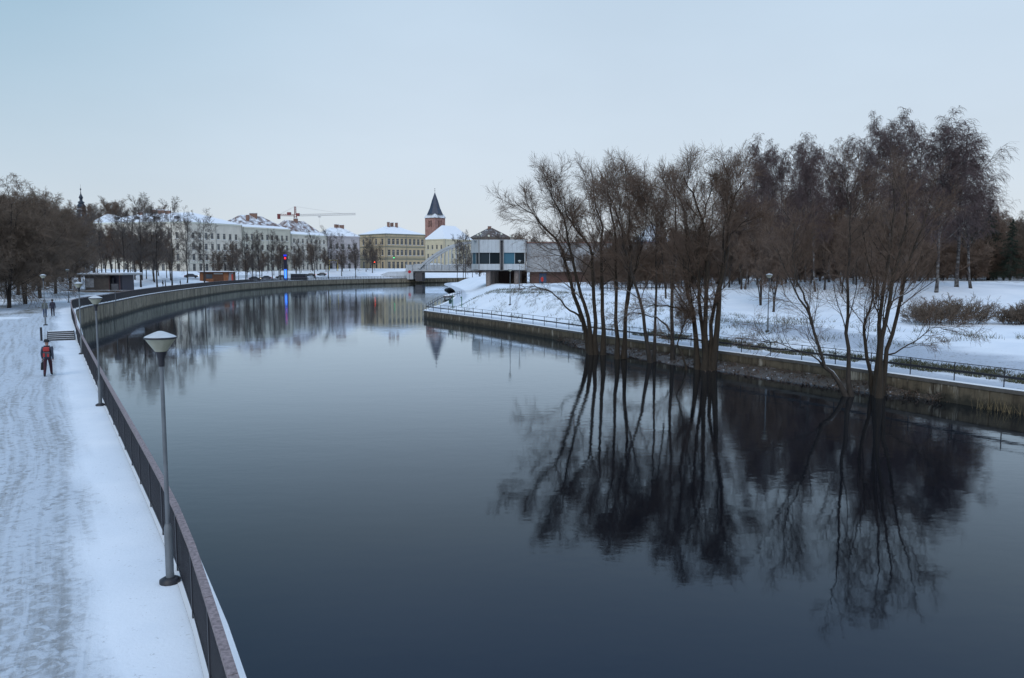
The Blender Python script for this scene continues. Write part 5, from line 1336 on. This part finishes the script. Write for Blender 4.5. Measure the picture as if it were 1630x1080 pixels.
# ------------------------------------------------------------------ left bank kiosks, pillar, container
def pavilion():
    Y = 158; k = Y / FPX; c = A(136, 462, Y); zg = zl(c[0] + 4, Y + 2)
    root = empty('kiosk', (c[0], Y, zg), R(-6), 'flat-roofed grey-brown pavilion with an overhanging white roof', 'kiosk')
    W_, D_, H_ = 59 * k, 5.0, 3.2
    mclad = simple('pavilion_boards', (0.10, 0.085, 0.075), 0.85, 0.25, 1.2)
    MB().box(0.03, W_ - 2.4, 0.03, D_, -0.3, H_).build('wall', simple('pavilion_wall', (0.06, 0.05, 0.045), 0.9), root)
    n = 30
    bd = MB().box(0, W_ - 2.4, -0.02, 0.028, 0.005, H_ / 14 - 0.012).mesh('cladding_board', mclad)
    for i in range(14): link('cladding_board', bd, root, (0, 0, i * H_ / 14))
    MB().box(0.15, 1.9, -0.06, -0.025, 0.7, 2.5).build('notice_panel', simple('pale_panel', (0.30, 0.30, 0.31)), root)
    MB().box(W_ - 2.38, W_ - 0.15, 0.9, D_, -0.3, H_ - 0.01).build('door_recess', simple('purple_dark_door', (0.022, 0.02, 0.035), 0.5), root)
    MB().box(W_ - 2.3, W_ - 1.6, 0.5, 0.56, 0.0, 2.6).build('door_leaf', simple('door_panel', (0.01, 0.012, 0.02), 0.4), root)
    for x in (W_ - 0.12, W_ - 2.36): MB().box(x - 0.06, x + 0.06, 0.0, 0.12, -0.2, H_).build('post', simple('pavilion_post', (0.10, 0.05, 0.05)), root)
    MB().hexa([(-1.1, -0.9, H_ + 0.003), (W_ + 1.3, -0.9, H_ + 0.003), (W_ + 1.3, D_ + 0.8, H_ + 0.003), (-1.1, D_ + 0.8, H_ + 0.003)], [(-1.1, -0.9, H_ + 0.22), (W_ + 1.3, -0.9, H_ + 0.35), (W_ + 1.3, D_ + 0.8, H_ + 0.35), (-1.1, D_ + 0.8, H_ + 0.22)]).build('roof', simple('roof_fascia', (0.30, 0.30, 0.30)), root)
    MB().hexa([(-1.12, -0.92, H_ + 0.224), (W_ + 1.32, -0.92, H_ + 0.354), (W_ + 1.32, D_ + 0.82, H_ + 0.354), (-1.12, D_ + 0.82, H_ + 0.224)], [(-1.0, -0.8, H_ + 0.38), (W_ + 1.2, -0.8, H_ + 0.52), (W_ + 1.2, D_ + 0.7, H_ + 0.52), (-1.0, D_ + 0.7, H_ + 0.38)]).build('roof_snow', M_snow, root)
    t = empty('terrace_deck', (c[0] - 3, Y - 4.5, zg), R(-4), 'low wooden terrace in front of the grey-brown pavilion', 'deck')
    pl = MB().box(0, 13, 0, 0.30, -0.2, 0.22).mesh('plank', simple('terrace_plank', (0.13, 0.10, 0.075), 0.9, 0.3, 2, snow=0.35))
    for i in range(10): link('plank', pl, t, (random.uniform(-0.05, 0.05), i * 0.33, random.uniform(-0.005, 0.005)))
pavilion()
def orange_kiosk():
    Y = 252; k = Y / FPX; c = A(318, 447, Y); zg = zl(c[0] + 3, Y)
    root = empty('kiosk', (c[0], Y, zg), R(8), 'orange-brown timber kiosk with a snowy roof on the far left quay', 'kiosk')
    W_, D_, H_ = 51 * k, 4, 3.1
    mo = simple('orange_timber', (0.24, 0.095, 0.04), 0.8, 0.25, 1.5)
    MB().box(0.02, W_ - 0.02, 0.05, D_, -0.6, H_ - 0.05).build('wall', simple('kiosk_inner', (0.10, 0.045, 0.025), 0.9), root)
    for x0, x1 in ((0, 1.0), (1.9, 4.2), (7.4, 8.9)):
        n = max(2, int((x1 - x0) / 0.3))
        for i in range(n):
            w = (x1 - x0) / n; MB().box(x0 + i * w + 0.01, x0 + (i + 1) * w - 0.01, -0.01, 0.045, 0.0 if x0 != 1.9 else 0.0, H_ - 0.1 if x0 != 1.9 else 1.0).build('board', mo, root)
    MB().box(1.9, 3.9, 0.0, 0.046, 1.05, 2.5).build('serving_window', M_glass, root)
    MB().box(4.3, 7.3, 0.2, 0.25, 0, 2.4).build('door', simple('kiosk_door', (0.05, 0.03, 0.03)), root)
    MB().box(4.4, 7.2, -0.1, 0.04, 2.45, 2.85).build('sign_board', simple('kiosk_sign', (0.30, 0.30, 0.28)), root)
    MB().hexa([(W_ - 1.5, -0.02, 0), (W_, -0.02, 0), (W_, 0.04, 0), (W_ - 1.5, 0.04, 0)], [(W_ - 1.2, -0.02, H_ - 0.1), (W_, -0.02, H_ - 0.1), (W_, 0.04, H_ - 0.1), (W_ - 1.2, 0.04, H_ - 0.1)]).build('striped_panel', simple('grey_stripe', (0.20, 0.20, 0.22)), root)
    MB().box(W_ - 0.5, W_ + 0.02, -0.05, -0.025, 0, H_ - 0.6).build('red_panel', simple('kiosk_red', (0.40, 0.05, 0.03)), root)
    MB().box(-0.4, W_ + 0.4, -0.7, D_ + 0.4, H_ - 0.04, H_ + 0.14).build('roof', simple('kiosk_roof', (0.10, 0.05, 0.04)), root)
    MB().box(-0.42, W_ + 0.42, -0.72, D_ + 0.42, H_ + 0.143, H_ + 0.34).build('roof_snow', M_snow, root)
orange_kiosk()
def light_pillar():
    Y = bank_y(455) + 7; c = A(455, 438, Y); zg = zl(c[0], Y); k = Y / FPX
    root = empty('light_pillar', (c[0], Y, zg), 0, 'dark illuminated pillar with a blue lit panel and a red sign on top', 'pillar')
    h = zat(455, 405.5, Y) - zg
    MB().box(-0.62, 0.62, -0.4, 0.4, -0.4, h).build('body', simple('pillar_body', (0.012, 0.012, 0.03), 0.4), root)
    MB().box(-0.50, 0.50, -0.43, -0.405, 0.45, h * 0.44).build('blue_panel', emit('blue_light', (0.02, 0.16, 1.0), 1.3), root)
    MB().box(-0.30, 0.30, -0.46, -0.432, 0.6, h * 0.40).build('pale_stripe', emit('pale_blue_light', (0.10, 0.34, 1.0), 1.2), root)
    MB().lathe([(0.40, -0.02), (0.40, 0.02)], 14).build('red_sign', emit('red_light', (1.0, 0.02, 0.04), 1.6), root, (0, -0.43, h * 0.86)).rotation_euler = (R(90), 0, 0)
    MB().box(-0.60, 0.60, -0.42, -0.404, h * 0.935, h - 0.05).build('blue_cap', emit('deep_blue_light', (0.02, 0.03, 0.8), 1.0), root)
light_pillar()
def container():
    Y = bank_y(475) + 9; c = A(462, 440, Y); zg = zl(c[0] + 3, Y); k = Y / FPX
    root = empty('terrace_shed', (c[0], Y, zg), R(4), 'low black shed beside the illuminated pillar', 'shed')
    w = 25 * k
    MB().hexa([(0, 0, -1.2), (w, 0, -1.2), (w, 4, -1.2), (0, 4, -1.2)], [(0.2, 0, 2.4), (w - 0.4, 0, 2.4), (w - 0.4, 4, 2.4), (0.2, 4, 2.4)]).build('wall', simple('shed_black', (0.015, 0.015, 0.022), 0.6), root)
    for i in range(5): MB().box(0.7 + i * 1.05, 1.5 + i * 1.05, -0.06, -0.005, 0.3, 1.8).build('window', simple('shed_pane', (0.03, 0.03, 0.04), 0.2), root)
    MB().box(0.0, w - 0.2, -0.15, 4.1, 2.41, 2.55).build('roof', simple('shed_roof', (0.03, 0.03, 0.035), snow=0.55), root)
container()

# ------------------------------------------------------------------ cars
def make_car():
    t = empty('parked_car', (0, 0, 0))
    prof = [(-2.1, 0.30), (-2.15, 0.62), (-2.0, 0.86), (-1.25, 0.94), (-0.55, 1.42), (0.85, 1.45), (1.6, 1.0), (2.1, 0.92), (2.12, 0.34)]
    b = MB(); w = 0.86; n = len(prof)
    def wid(z): return w - max(0, z - 0.9) * 0.32
    vs = [(x, -wid(z), z) for x, z in prof] + [(x, wid(z), z) for x, z in prof]
    b.add(vs, [tuple(range(n)), tuple(range(2 * n - 1, n - 1, -1))] + [(i, i + n, (i + 1) % n + n, (i + 1) % n) for i in range(n)])
    body = b.build('body', simple('car_paint', (0.06, 0.065, 0.075), 0.3, 0.05), t)
    for s in (-1, 1):
        q = [(-1.0, 0.97), (-0.5, 1.36), (0.8, 1.38), (1.35, 1.02)]
        MB().add([(x, s * (wid(z) + 0.006), z) for x, z in q], [(0, 1, 2, 3) if s < 0 else (3, 2, 1, 0)]).build('side_window', M_glass, t)
        for x in (-1.3, 1.3):
            wh = MB(); wh.lathe([(0.2, -0.1), (0.31, -0.1), (0.33, 0), (0.31, 0.1), (0.2, 0.1)], 14).build('wheel', M_black, t, (x, s * 0.80, 0.33)).rotation_euler = (R(90), 0, 0)
        MB().box(-2.17, -2.05, s * 0.62 - 0.16, s * 0.62 + 0.16, 0.62, 0.78).build('headlight', emit('headlight_on', (1.0, 0.85, 0.6), 4.0), t)
        MB().box(2.06, 2.15, s * 0.66 - 0.13, s * 0.66 + 0.13, 0.66, 0.86).build('tail_light', emit('tail_light_on', (1.0, 0.10, 0.03), 1.6), t)
    MB().add([(-1.22, -0.72, 0.965), (-1.22, 0.72, 0.965), (-0.58, 0.62, 1.405), (-0.58, -0.62, 1.405)], [(3, 2, 1, 0)]).build('windscreen', M_glass, t)
    MB().add([(-0.5, -0.6, 1.45), (0.8, -0.6, 1.475), (0.8, 0.6, 1.475), (-0.5, 0.6, 1.45)], [(0, 1, 2, 3)]).build('roof_snow', M_snow, t)
    return t
CAR = [make_car(), False]
for i, (px, Y, rz, lab) in enumerate(((304, 258, 200, 'dark car with lit headlights left of the orange kiosk'), (423, bank_y(423) + 30, 15, 'car with lit headlights driving behind the illuminated pillar'), (405, bank_y(405) + 30, 195, 'car parked between the street trees left of the illuminated pillar'), (447, bank_y(447) + 30, 10, 'car half hidden behind the illuminated pillar'),
                                      (494, bank_y(494) + 30, 8, 'car with bright headlight right of the black shed'), (512, bank_y(512) + 30, 8, 'grey car parked beyond the black shed, rightmost of the cars'), (120, 205, 175, 'car far back on the snow behind the grey-brown pavilion'))):
    o = CAR[0] if i == 0 else copy_tree(CAR[0])
    x = A(px, 432, Y)[0]; o.location = (x, Y, zl(x, Y)); o.rotation_euler = (0, 0, R(rz)); tag(o, lab, 'car', 'cars on the left bank street')
# traffic lights
def traffic_light(px, py, Y, lit, label):
    x = A(px, 430, Y)[0]; z = zl(x, Y); zt = zat(px, py, Y) - z
    t = empty('traffic_light', (x, Y, z), 0, label, 'traffic light')
    MB().tube([(0, 0, -0.2), (0, 0, zt + 0.5)], 0.07, 6).build('pole', M_dark, t)
    MB().box(-0.28, 0.28, -0.25, 0.1, zt - 1.2, zt + 0.5).build('housing', M_dark, t)
    cols = [('red_lens', (1.0, 0.06, 0.02)), ('amber_lens', (1.0, 0.5, 0.05)), ('green_lens', (0.05, 1.0, 0.3))]
    for i, (n, c) in enumerate(cols):
        on = n.startswith(lit)
        MB().lathe([(0.22 if not on else 0.27, -0.04), (0.2, 0.06)], 10).build(n, emit('lit_' + n, c, 6.0 if lit == 'red' else 2.5) if on else simple('dark_' + n, tuple(v * 0.04 for v in c)), t, (0, -0.27, zt - i * 0.5)).rotation_euler = (R(90), 0, 0)
traffic_light(596.5, 417.5, bank_y(596) + 32, 'red', 'traffic light showing red before the yellow palace')
traffic_light(627.5, 407.5, bank_y(627) + 34, 'green', 'traffic light showing green at the palace front')
t = empty('door_frame_portal', tuple(A(531, 428, bank_y(531) + 45)), 0, 'yellow portal frame before the lilac grey house', 'portal')
MB().box(-2.2, -1.9, -0.1, 0.1, -1.5, 4.2).box(1.9, 2.2, -0.1, 0.1, -1.5, 4.2).box(-1.9, 1.9, -0.1, 0.1, 3.9, 4.2).build('frame', simple('yellow_paint', (0.55, 0.42, 0.04)), t)

# ------------------------------------------------------------------ quay near the bridge, buoy, life ring
xq = A(690, 433, 352)[0]
lt = empty('life_ring_stand', (G(690.5, 446, 0)[0], 372, 0.0), 0, 'red round sign under the near end of the arched bridge', 'sign')
MB().tube([(0, 0, -0.5), (0, 0, 5.0)], 0.06, 6).build('post', M_dark, lt)
MB().lathe([(0.75, -0.05), (0.75, 0.05)], 14).build('red_disc', simple('sign_red', (0.55, 0.02, 0.03)), lt, (0, -0.1, zat(690, 433, 372))).rotation_euler = (R(90), 0, 0)
pb = G(701, 448, 0)
bt = empty('buoy', (pb[0], pb[1], 0), 0, 'small white buoy floating below the arched bridge', 'buoy')
MB().lathe([(0.2, -0.3), (0.9, 0.0), (1.0, 0.4), (0.55, 0.8), (0.3, 1.6), (0.1, 2.0)], 12).build('float_body', simple('buoy_white', (0.7, 0.7, 0.7)), bt)
# landing stage on the right corner
def landing():
    p0 = G(705, 471, 0.8); p1 = G(736, 463, 0.8)
    root = empty('landing_stage', (p0[0], p0[1], 0), 0, 'low snow-covered landing stage beyond the right wall corner', 'jetty')
    d = p1 - p0; n = np.array([d[1], -d[0], 0]) / np.hypot(d[0], d[1]) * -3.0
    q = lambda v, z: (v[0], v[1], z)
    base = [np.zeros(3), -n * 0.0 + np.array([5.5, 0, 0]), d + np.array([5.5, 0, 0]), d]
    MB().hexa([q(v, 0.35) for v in base], [q(v, 0.75) for v in base]).build('platform', M_cope, root)
    b2 = [v * 0.96 + np.array([0.1, 0.3, 0]) for v in base]
    MB().hexa([q(v, 0.752) for v in b2], [q(v, 0.86) for v in b2]).build('snow', M_snow, root)
    for t in (0.05, 0.35, 0.65, 0.95):
        v = d * t; MB().tube([(v[0] + 0.2, v[1], -1.5), (v[0] + 0.2, v[1], 0.349)], 0.14, 8).build('pile', M_joint, root)
landing()
# green bin post and sign on the corner
for px, py, what, lab in ((720.5, 492, 'bin', 'green post with a waste bin on the right wall corner'), (735, 495, 'post', 'slim green post right of the bin post on the corner')):
    p = G(px, py, Z_RIGHT)
    t = empty('bin_post' if what == 'bin' else 'signpost', p, 0, lab, 'bin' if what == 'bin' else 'post')
    mg = simple('green_paint', (0.015, 0.11, 0.06), 0.5)
    MB().tube([(0, 0, -0.1), (0, 0, 2.0)], 0.06, 8).build('post', mg, t)
    if what == 'bin':
        MB().lathe([(0.2, 0.75), (0.25, 1.35), (0.27, 1.4)], 12).build('basket', simple('bin_dark_green', (0.01, 0.05, 0.04)), t, (-0.33, 0, 0))
        MB().box(-0.35, 0.0, -0.03, 0.03, 1.1, 1.16).build('bracket', mg, t)
    else: MB().box(-0.18, 0.0, -0.02, 0.02, 1.8, 1.95).build('arm', mg, t)

# hedge-top fence behind the right park
def park_fence():
    a, b = A(955, 458, 112), A(1110, 458, 108)
    root = empty('park_fence', (a[0], a[1], 0), 0, 'low dark fence along the top of the snowy right bank', 'fence')
    n = 26; pt = []
    post = MB().box(-0.05, 0.05, -0.05, 0.05, -0.3, 1.0).mesh('post', M_dark)
    for i in range(n + 1):
        x, y = a[0] + (b[0] - a[0]) * i / n, a[1] + (b[1] - a[1]) * i / n
        pt.append(Vector((x - a[0], y - a[1], zr(x, y)))); link('post', post, root, pt[-1])
    for h, nm in ((0.25, 'bottom_rail'), (0.85, 'top_rail')):
        m = MB()
        for i in range(n): m.bar(pt[i] + Vector((0, 0, h)), pt[i + 1] + Vector((0, 0, h)), 0.05, 0.10)
        m.build(nm, M_dark, root)
park_fence()
# benches
def bench(px, Y, rz, label):
    x = A(px, 490, Y)[0]; t = empty('park_bench', (x, Y, zr(x, Y)), R(rz), label, 'bench', 'park benches on the right bank')
    mw_ = simple('bench_wood', (0.06, 0.05, 0.045), snow=0.3)
    for i in range(3): MB().box(-0.9, 0.9, -0.25 + i * 0.17, -0.12 + i * 0.17, 0.43, 0.47).build('seat_slat', mw_, t)
    for i in range(2): MB().box(-0.9, 0.9, 0.27, 0.31, 0.6 + i * 0.17, 0.72 + i * 0.17).build('back_slat', mw_, t)
    for sx in (-0.75, 0.75): MB().box(sx - 0.03, sx + 0.03, -0.22, 0.22, -0.1, 0.43).box(sx - 0.03, sx + 0.03, 0.22, 0.27, -0.1, 0.9).build('leg', M_dark, t)
bench(1090, 76, 200, 'dark park bench between the willow stems, left of the sheaf of stems')
bench(1124, 79, 190, 'dark park bench behind the sheaf of thick willow stems')

# information signs on the left promenade
p = G(76, 505, 2.3); x, y = p[0] - 6, p[1] + 25
t = empty('notice_sign', (x, y, zl(x, y)), R(20), 'small square notice board on a post above the walking pair', 'sign')
MB().tube([(0, 0, -0.2), (0, 0, 2.6)], 0.04, 6).build('post', M_steel, t); MB().box(-0.4, 0.4, -0.05, -0.01, 1.9, 2.7).build('board', simple('notice_board', (0.10, 0.10, 0.11)), t)

# ------------------------------------------------------------------ shrubs, ground cover, shore
def shrub(px, py, Y, w, h, label, seed, twig):
    rng = np.random.default_rng(seed); x = A(px, py, Y)[0]; z = zr(x, Y)
    n = 150; a = rng.uniform(0, 6.28, n); rr = np.sqrt(rng.random(n)) * w * 0.5
    bx_, by_ = rr * np.cos(a), rr * np.sin(a) * 0.6
    S = np.zeros((n, 7, 3)); t = np.linspace(0, 1, 7)
    hh = h * (0.55 + 0.45 * rng.random(n)) * (1 - 0.35 * (rr / (w * 0.5)) ** 2)
    S[:, :, 0] = bx_[:, None] + t[None] ** 1.3 * (bx_ * 0.30 + rng.normal(size=n) * 0.3)[:, None]
    S[:, :, 1] = by_[:, None] + t[None] ** 1.3 * (by_ * 0.30 + rng.normal(size=n) * 0.3)[:, None]
    S[:, :, 2] = t[None] * hh[:, None] - 0.05
    Rr = np.full((n, 7), 0.012) * (1 - 0.6 * t)[None]
    spec = [dict(n=8, t0=0.1, t1=1.0, ang=40, angv=14, ratio=0.5, shrink=0.4, P_=5, wander=0.2, trop=(0, 0, 0.1), rmul=0.7, rmin=0.010, sides=3),
            dict(n=9, t0=0.1, t1=1.0, ang=45, angv=18, ratio=0.5, shrink=0.3, P_=2, wander=0.22, trop=(0, 0, 0), rmul=0.8, rmin=0.011)]
    root = build_tree('shrub', S + np.array([x, Y, z]), Rr, spec, BARK_DARK, twig, rng, (x, Y, z), label, 'bush')
    for ch in root.children:
        ch.name = 'stems' if ch.name.startswith('trunk') else 'twigs'
shrub(1508, 500, 62, 6.2, 2.1, 'wide brown-green leafless shrub on the snow of the right bank', 301, TWIG_OLIVE)
shrub(1632, 505, 60, 3.2, 1.6, 'smaller leafless shrub cut by the right edge of the picture', 302, TWIG_OLIVE)

def blades(name, pos, h, w, lean, mat, rng):
    """upright leaf blades as ONE mesh of narrow triangles"""
    n = len(pos); a = rng.uniform(0, 6.28, n); l = rng.normal(size=(n, 2)) * lean
    hh = h * (0.5 + rng.random(n)); dx, dy = np.cos(a) * w, np.sin(a) * w
    V = np.empty((n, 4, 3))
    V[:, 0] = pos + np.c_[dx, dy, np.zeros(n) - 0.03]; V[:, 1] = pos - np.c_[dx, dy, np.zeros(n) + 0.03]
    tip = pos + np.c_[l[:, 0] * hh, l[:, 1] * hh, hh]
    V[:, 2] = tip - np.c_[dx, dy, np.zeros(n)] * 0.25; V[:, 3] = tip + np.c_[dx, dy, np.zeros(n)] * 0.25
    return link(name, np_mesh(name, V.reshape(-1, 3), np.arange(4 * n).reshape(n, 4), mat, False))
def right_points(n, d0, d1, y0, y1, rng, clump=0.5):
    y = rng.uniform(y0, y1, n * 3); d = rng.uniform(d0, d1, n * 3); x = edge_x(RBX, y) + d
    k = lnoise(x * 0.7 + 5, y * 0.7 + 7) * 0.6 + lnoise(x * 2.1, y * 2.1) * 0.4 + 0.12 * (1 - np.abs(2 * (d - d0) / (d1 - d0) - 1))
    m = k > clump; x, y = x[m][:n], y[m][:n]
    z = z_right(x, y, edge_x(RBX, y)); return np.c_[x, y, z]
rng = np.random.default_rng(77)
M_grass = simple('winter_grass', (0.085, 0.085, 0.045), 0.9, 0.45, 5)
M_straw = simple('dry_straw', (0.26, 0.20, 0.11), 0.9, 0.35, 5)
g = blades('ground_cover', right_points(15000, 2.7, 5.0, 24, 70, rng, 0.5), 0.17, 0.022, 0.8, M_grass, rng); tag(g, 'dark winter ground cover poking through snow along the right path', 'ground cover', kind='stuff')
g = blades('grass', right_points(9000, 3.0, 18, 50, 125, rng, 0.62), 0.26, 0.016, 0.7, M_grass, rng); tag(g, 'sparse grass stalks on the snowy right bank slope', 'grass', kind='stuff')
# reeds at the waterline on the right
yy = rng.uniform(26, 39, 5000); k = (lnoise(yy * 0.9, yy * 0.3) > 0.45); yy = yy[k][:380]
xx = edge_x(RBX, yy) - 0.12 - np.abs(rng.normal(size=len(yy))) * 0.25
g = blades('reeds', np.c_[xx, yy, np.full(len(yy), -0.05)], 0.55, 0.010, 0.28, M_straw, rng); tag(g, 'dry straw-coloured reeds at the foot of the right wall', 'reeds', kind='stuff')

# muddy shore in front of the wall
def shore():
    e = RB[(RB[:, 1] > 41) & (RB[:, 1] < 76)]
    n_ = normals(e); k = 12; ts = np.linspace(0, 1, k)
    u = (e[:, 1] - 41) / 35
    wid = 2.6 * sstep(0.0, 0.22, u) * (1 - sstep(0.72, 1.0, u)) + 0.15 + (lnoise(e[:, 1] * 0.8, e[:, 0] * 0.8) - 0.5) * 0.8
    V = np.empty((len(e), k, 3))
    for j, t in enumerate(ts):
        off = -t * np.maximum(wid, 0.1) - 0.04
        V[:, j, :2] = e + n_ * off[:, None]
        V[:, j, 2] = 0.42 * (1 - t) ** 1.2 - 0.10 * t + (lnoise(V[:, j, 0] * 2.5, V[:, j, 1] * 2.5) - 0.5) * 0.16 - 0.15 * (wid < 0.25)
    idx = np.arange(len(e) * k).reshape(len(e), k)
    q = np.stack([idx[:-1, :-1], idx[1:, :-1], idx[1:, 1:], idx[:-1, 1:]], -1).reshape(-1, 4)
    m, nt, N, L, B = nodes_of('littered_mud')
    P = position(N).outputs['Position']
    c = ramp(N, L, noise(N, L, P, 8, 6, 0.7), [(0.35, (0.028, 0.022, 0.016)), (0.65, (0.10, 0.075, 0.055))])
    c = mixc(N, L, maprange(N, L, noise(N, L, P, 3.2, 6, 0.7), 0.60, 0.66), c, (0.5, 0.51, 0.55))
    L.new(c, B.inputs['Base Color']); bump(N, L, B, noise(N, L, P, 10, 5), 0.8, 0.06)
    tag(link('shore_ground', np_mesh('shore_ground', V.reshape(-1, 3), q, m, True)), kind='structure')
    # fallen leaves and twigs
    r2 = np.random.default_rng(9); n = 2600
    i = r2.integers(0, len(e), n); t = r2.random(n); off = -t * np.maximum(wid[i], 0.1) - 0.04
    pos = np.c_[e[i] + n_[i] * off[:, None] + r2.normal(size=(n, 2)) * 0.3, 0.42 * (1 - t) ** 1.2 - 0.10 * t + 0.03]
    g = blades('leaf_litter', pos, 0.10, 0.035, 1.4, simple('litter_brown', (0.09, 0.06, 0.045), 0.9, 0.5, 6), r2); tag(g, 'brown litter strewn over the muddy shore under the willows', 'litter', kind='stuff')
shore()
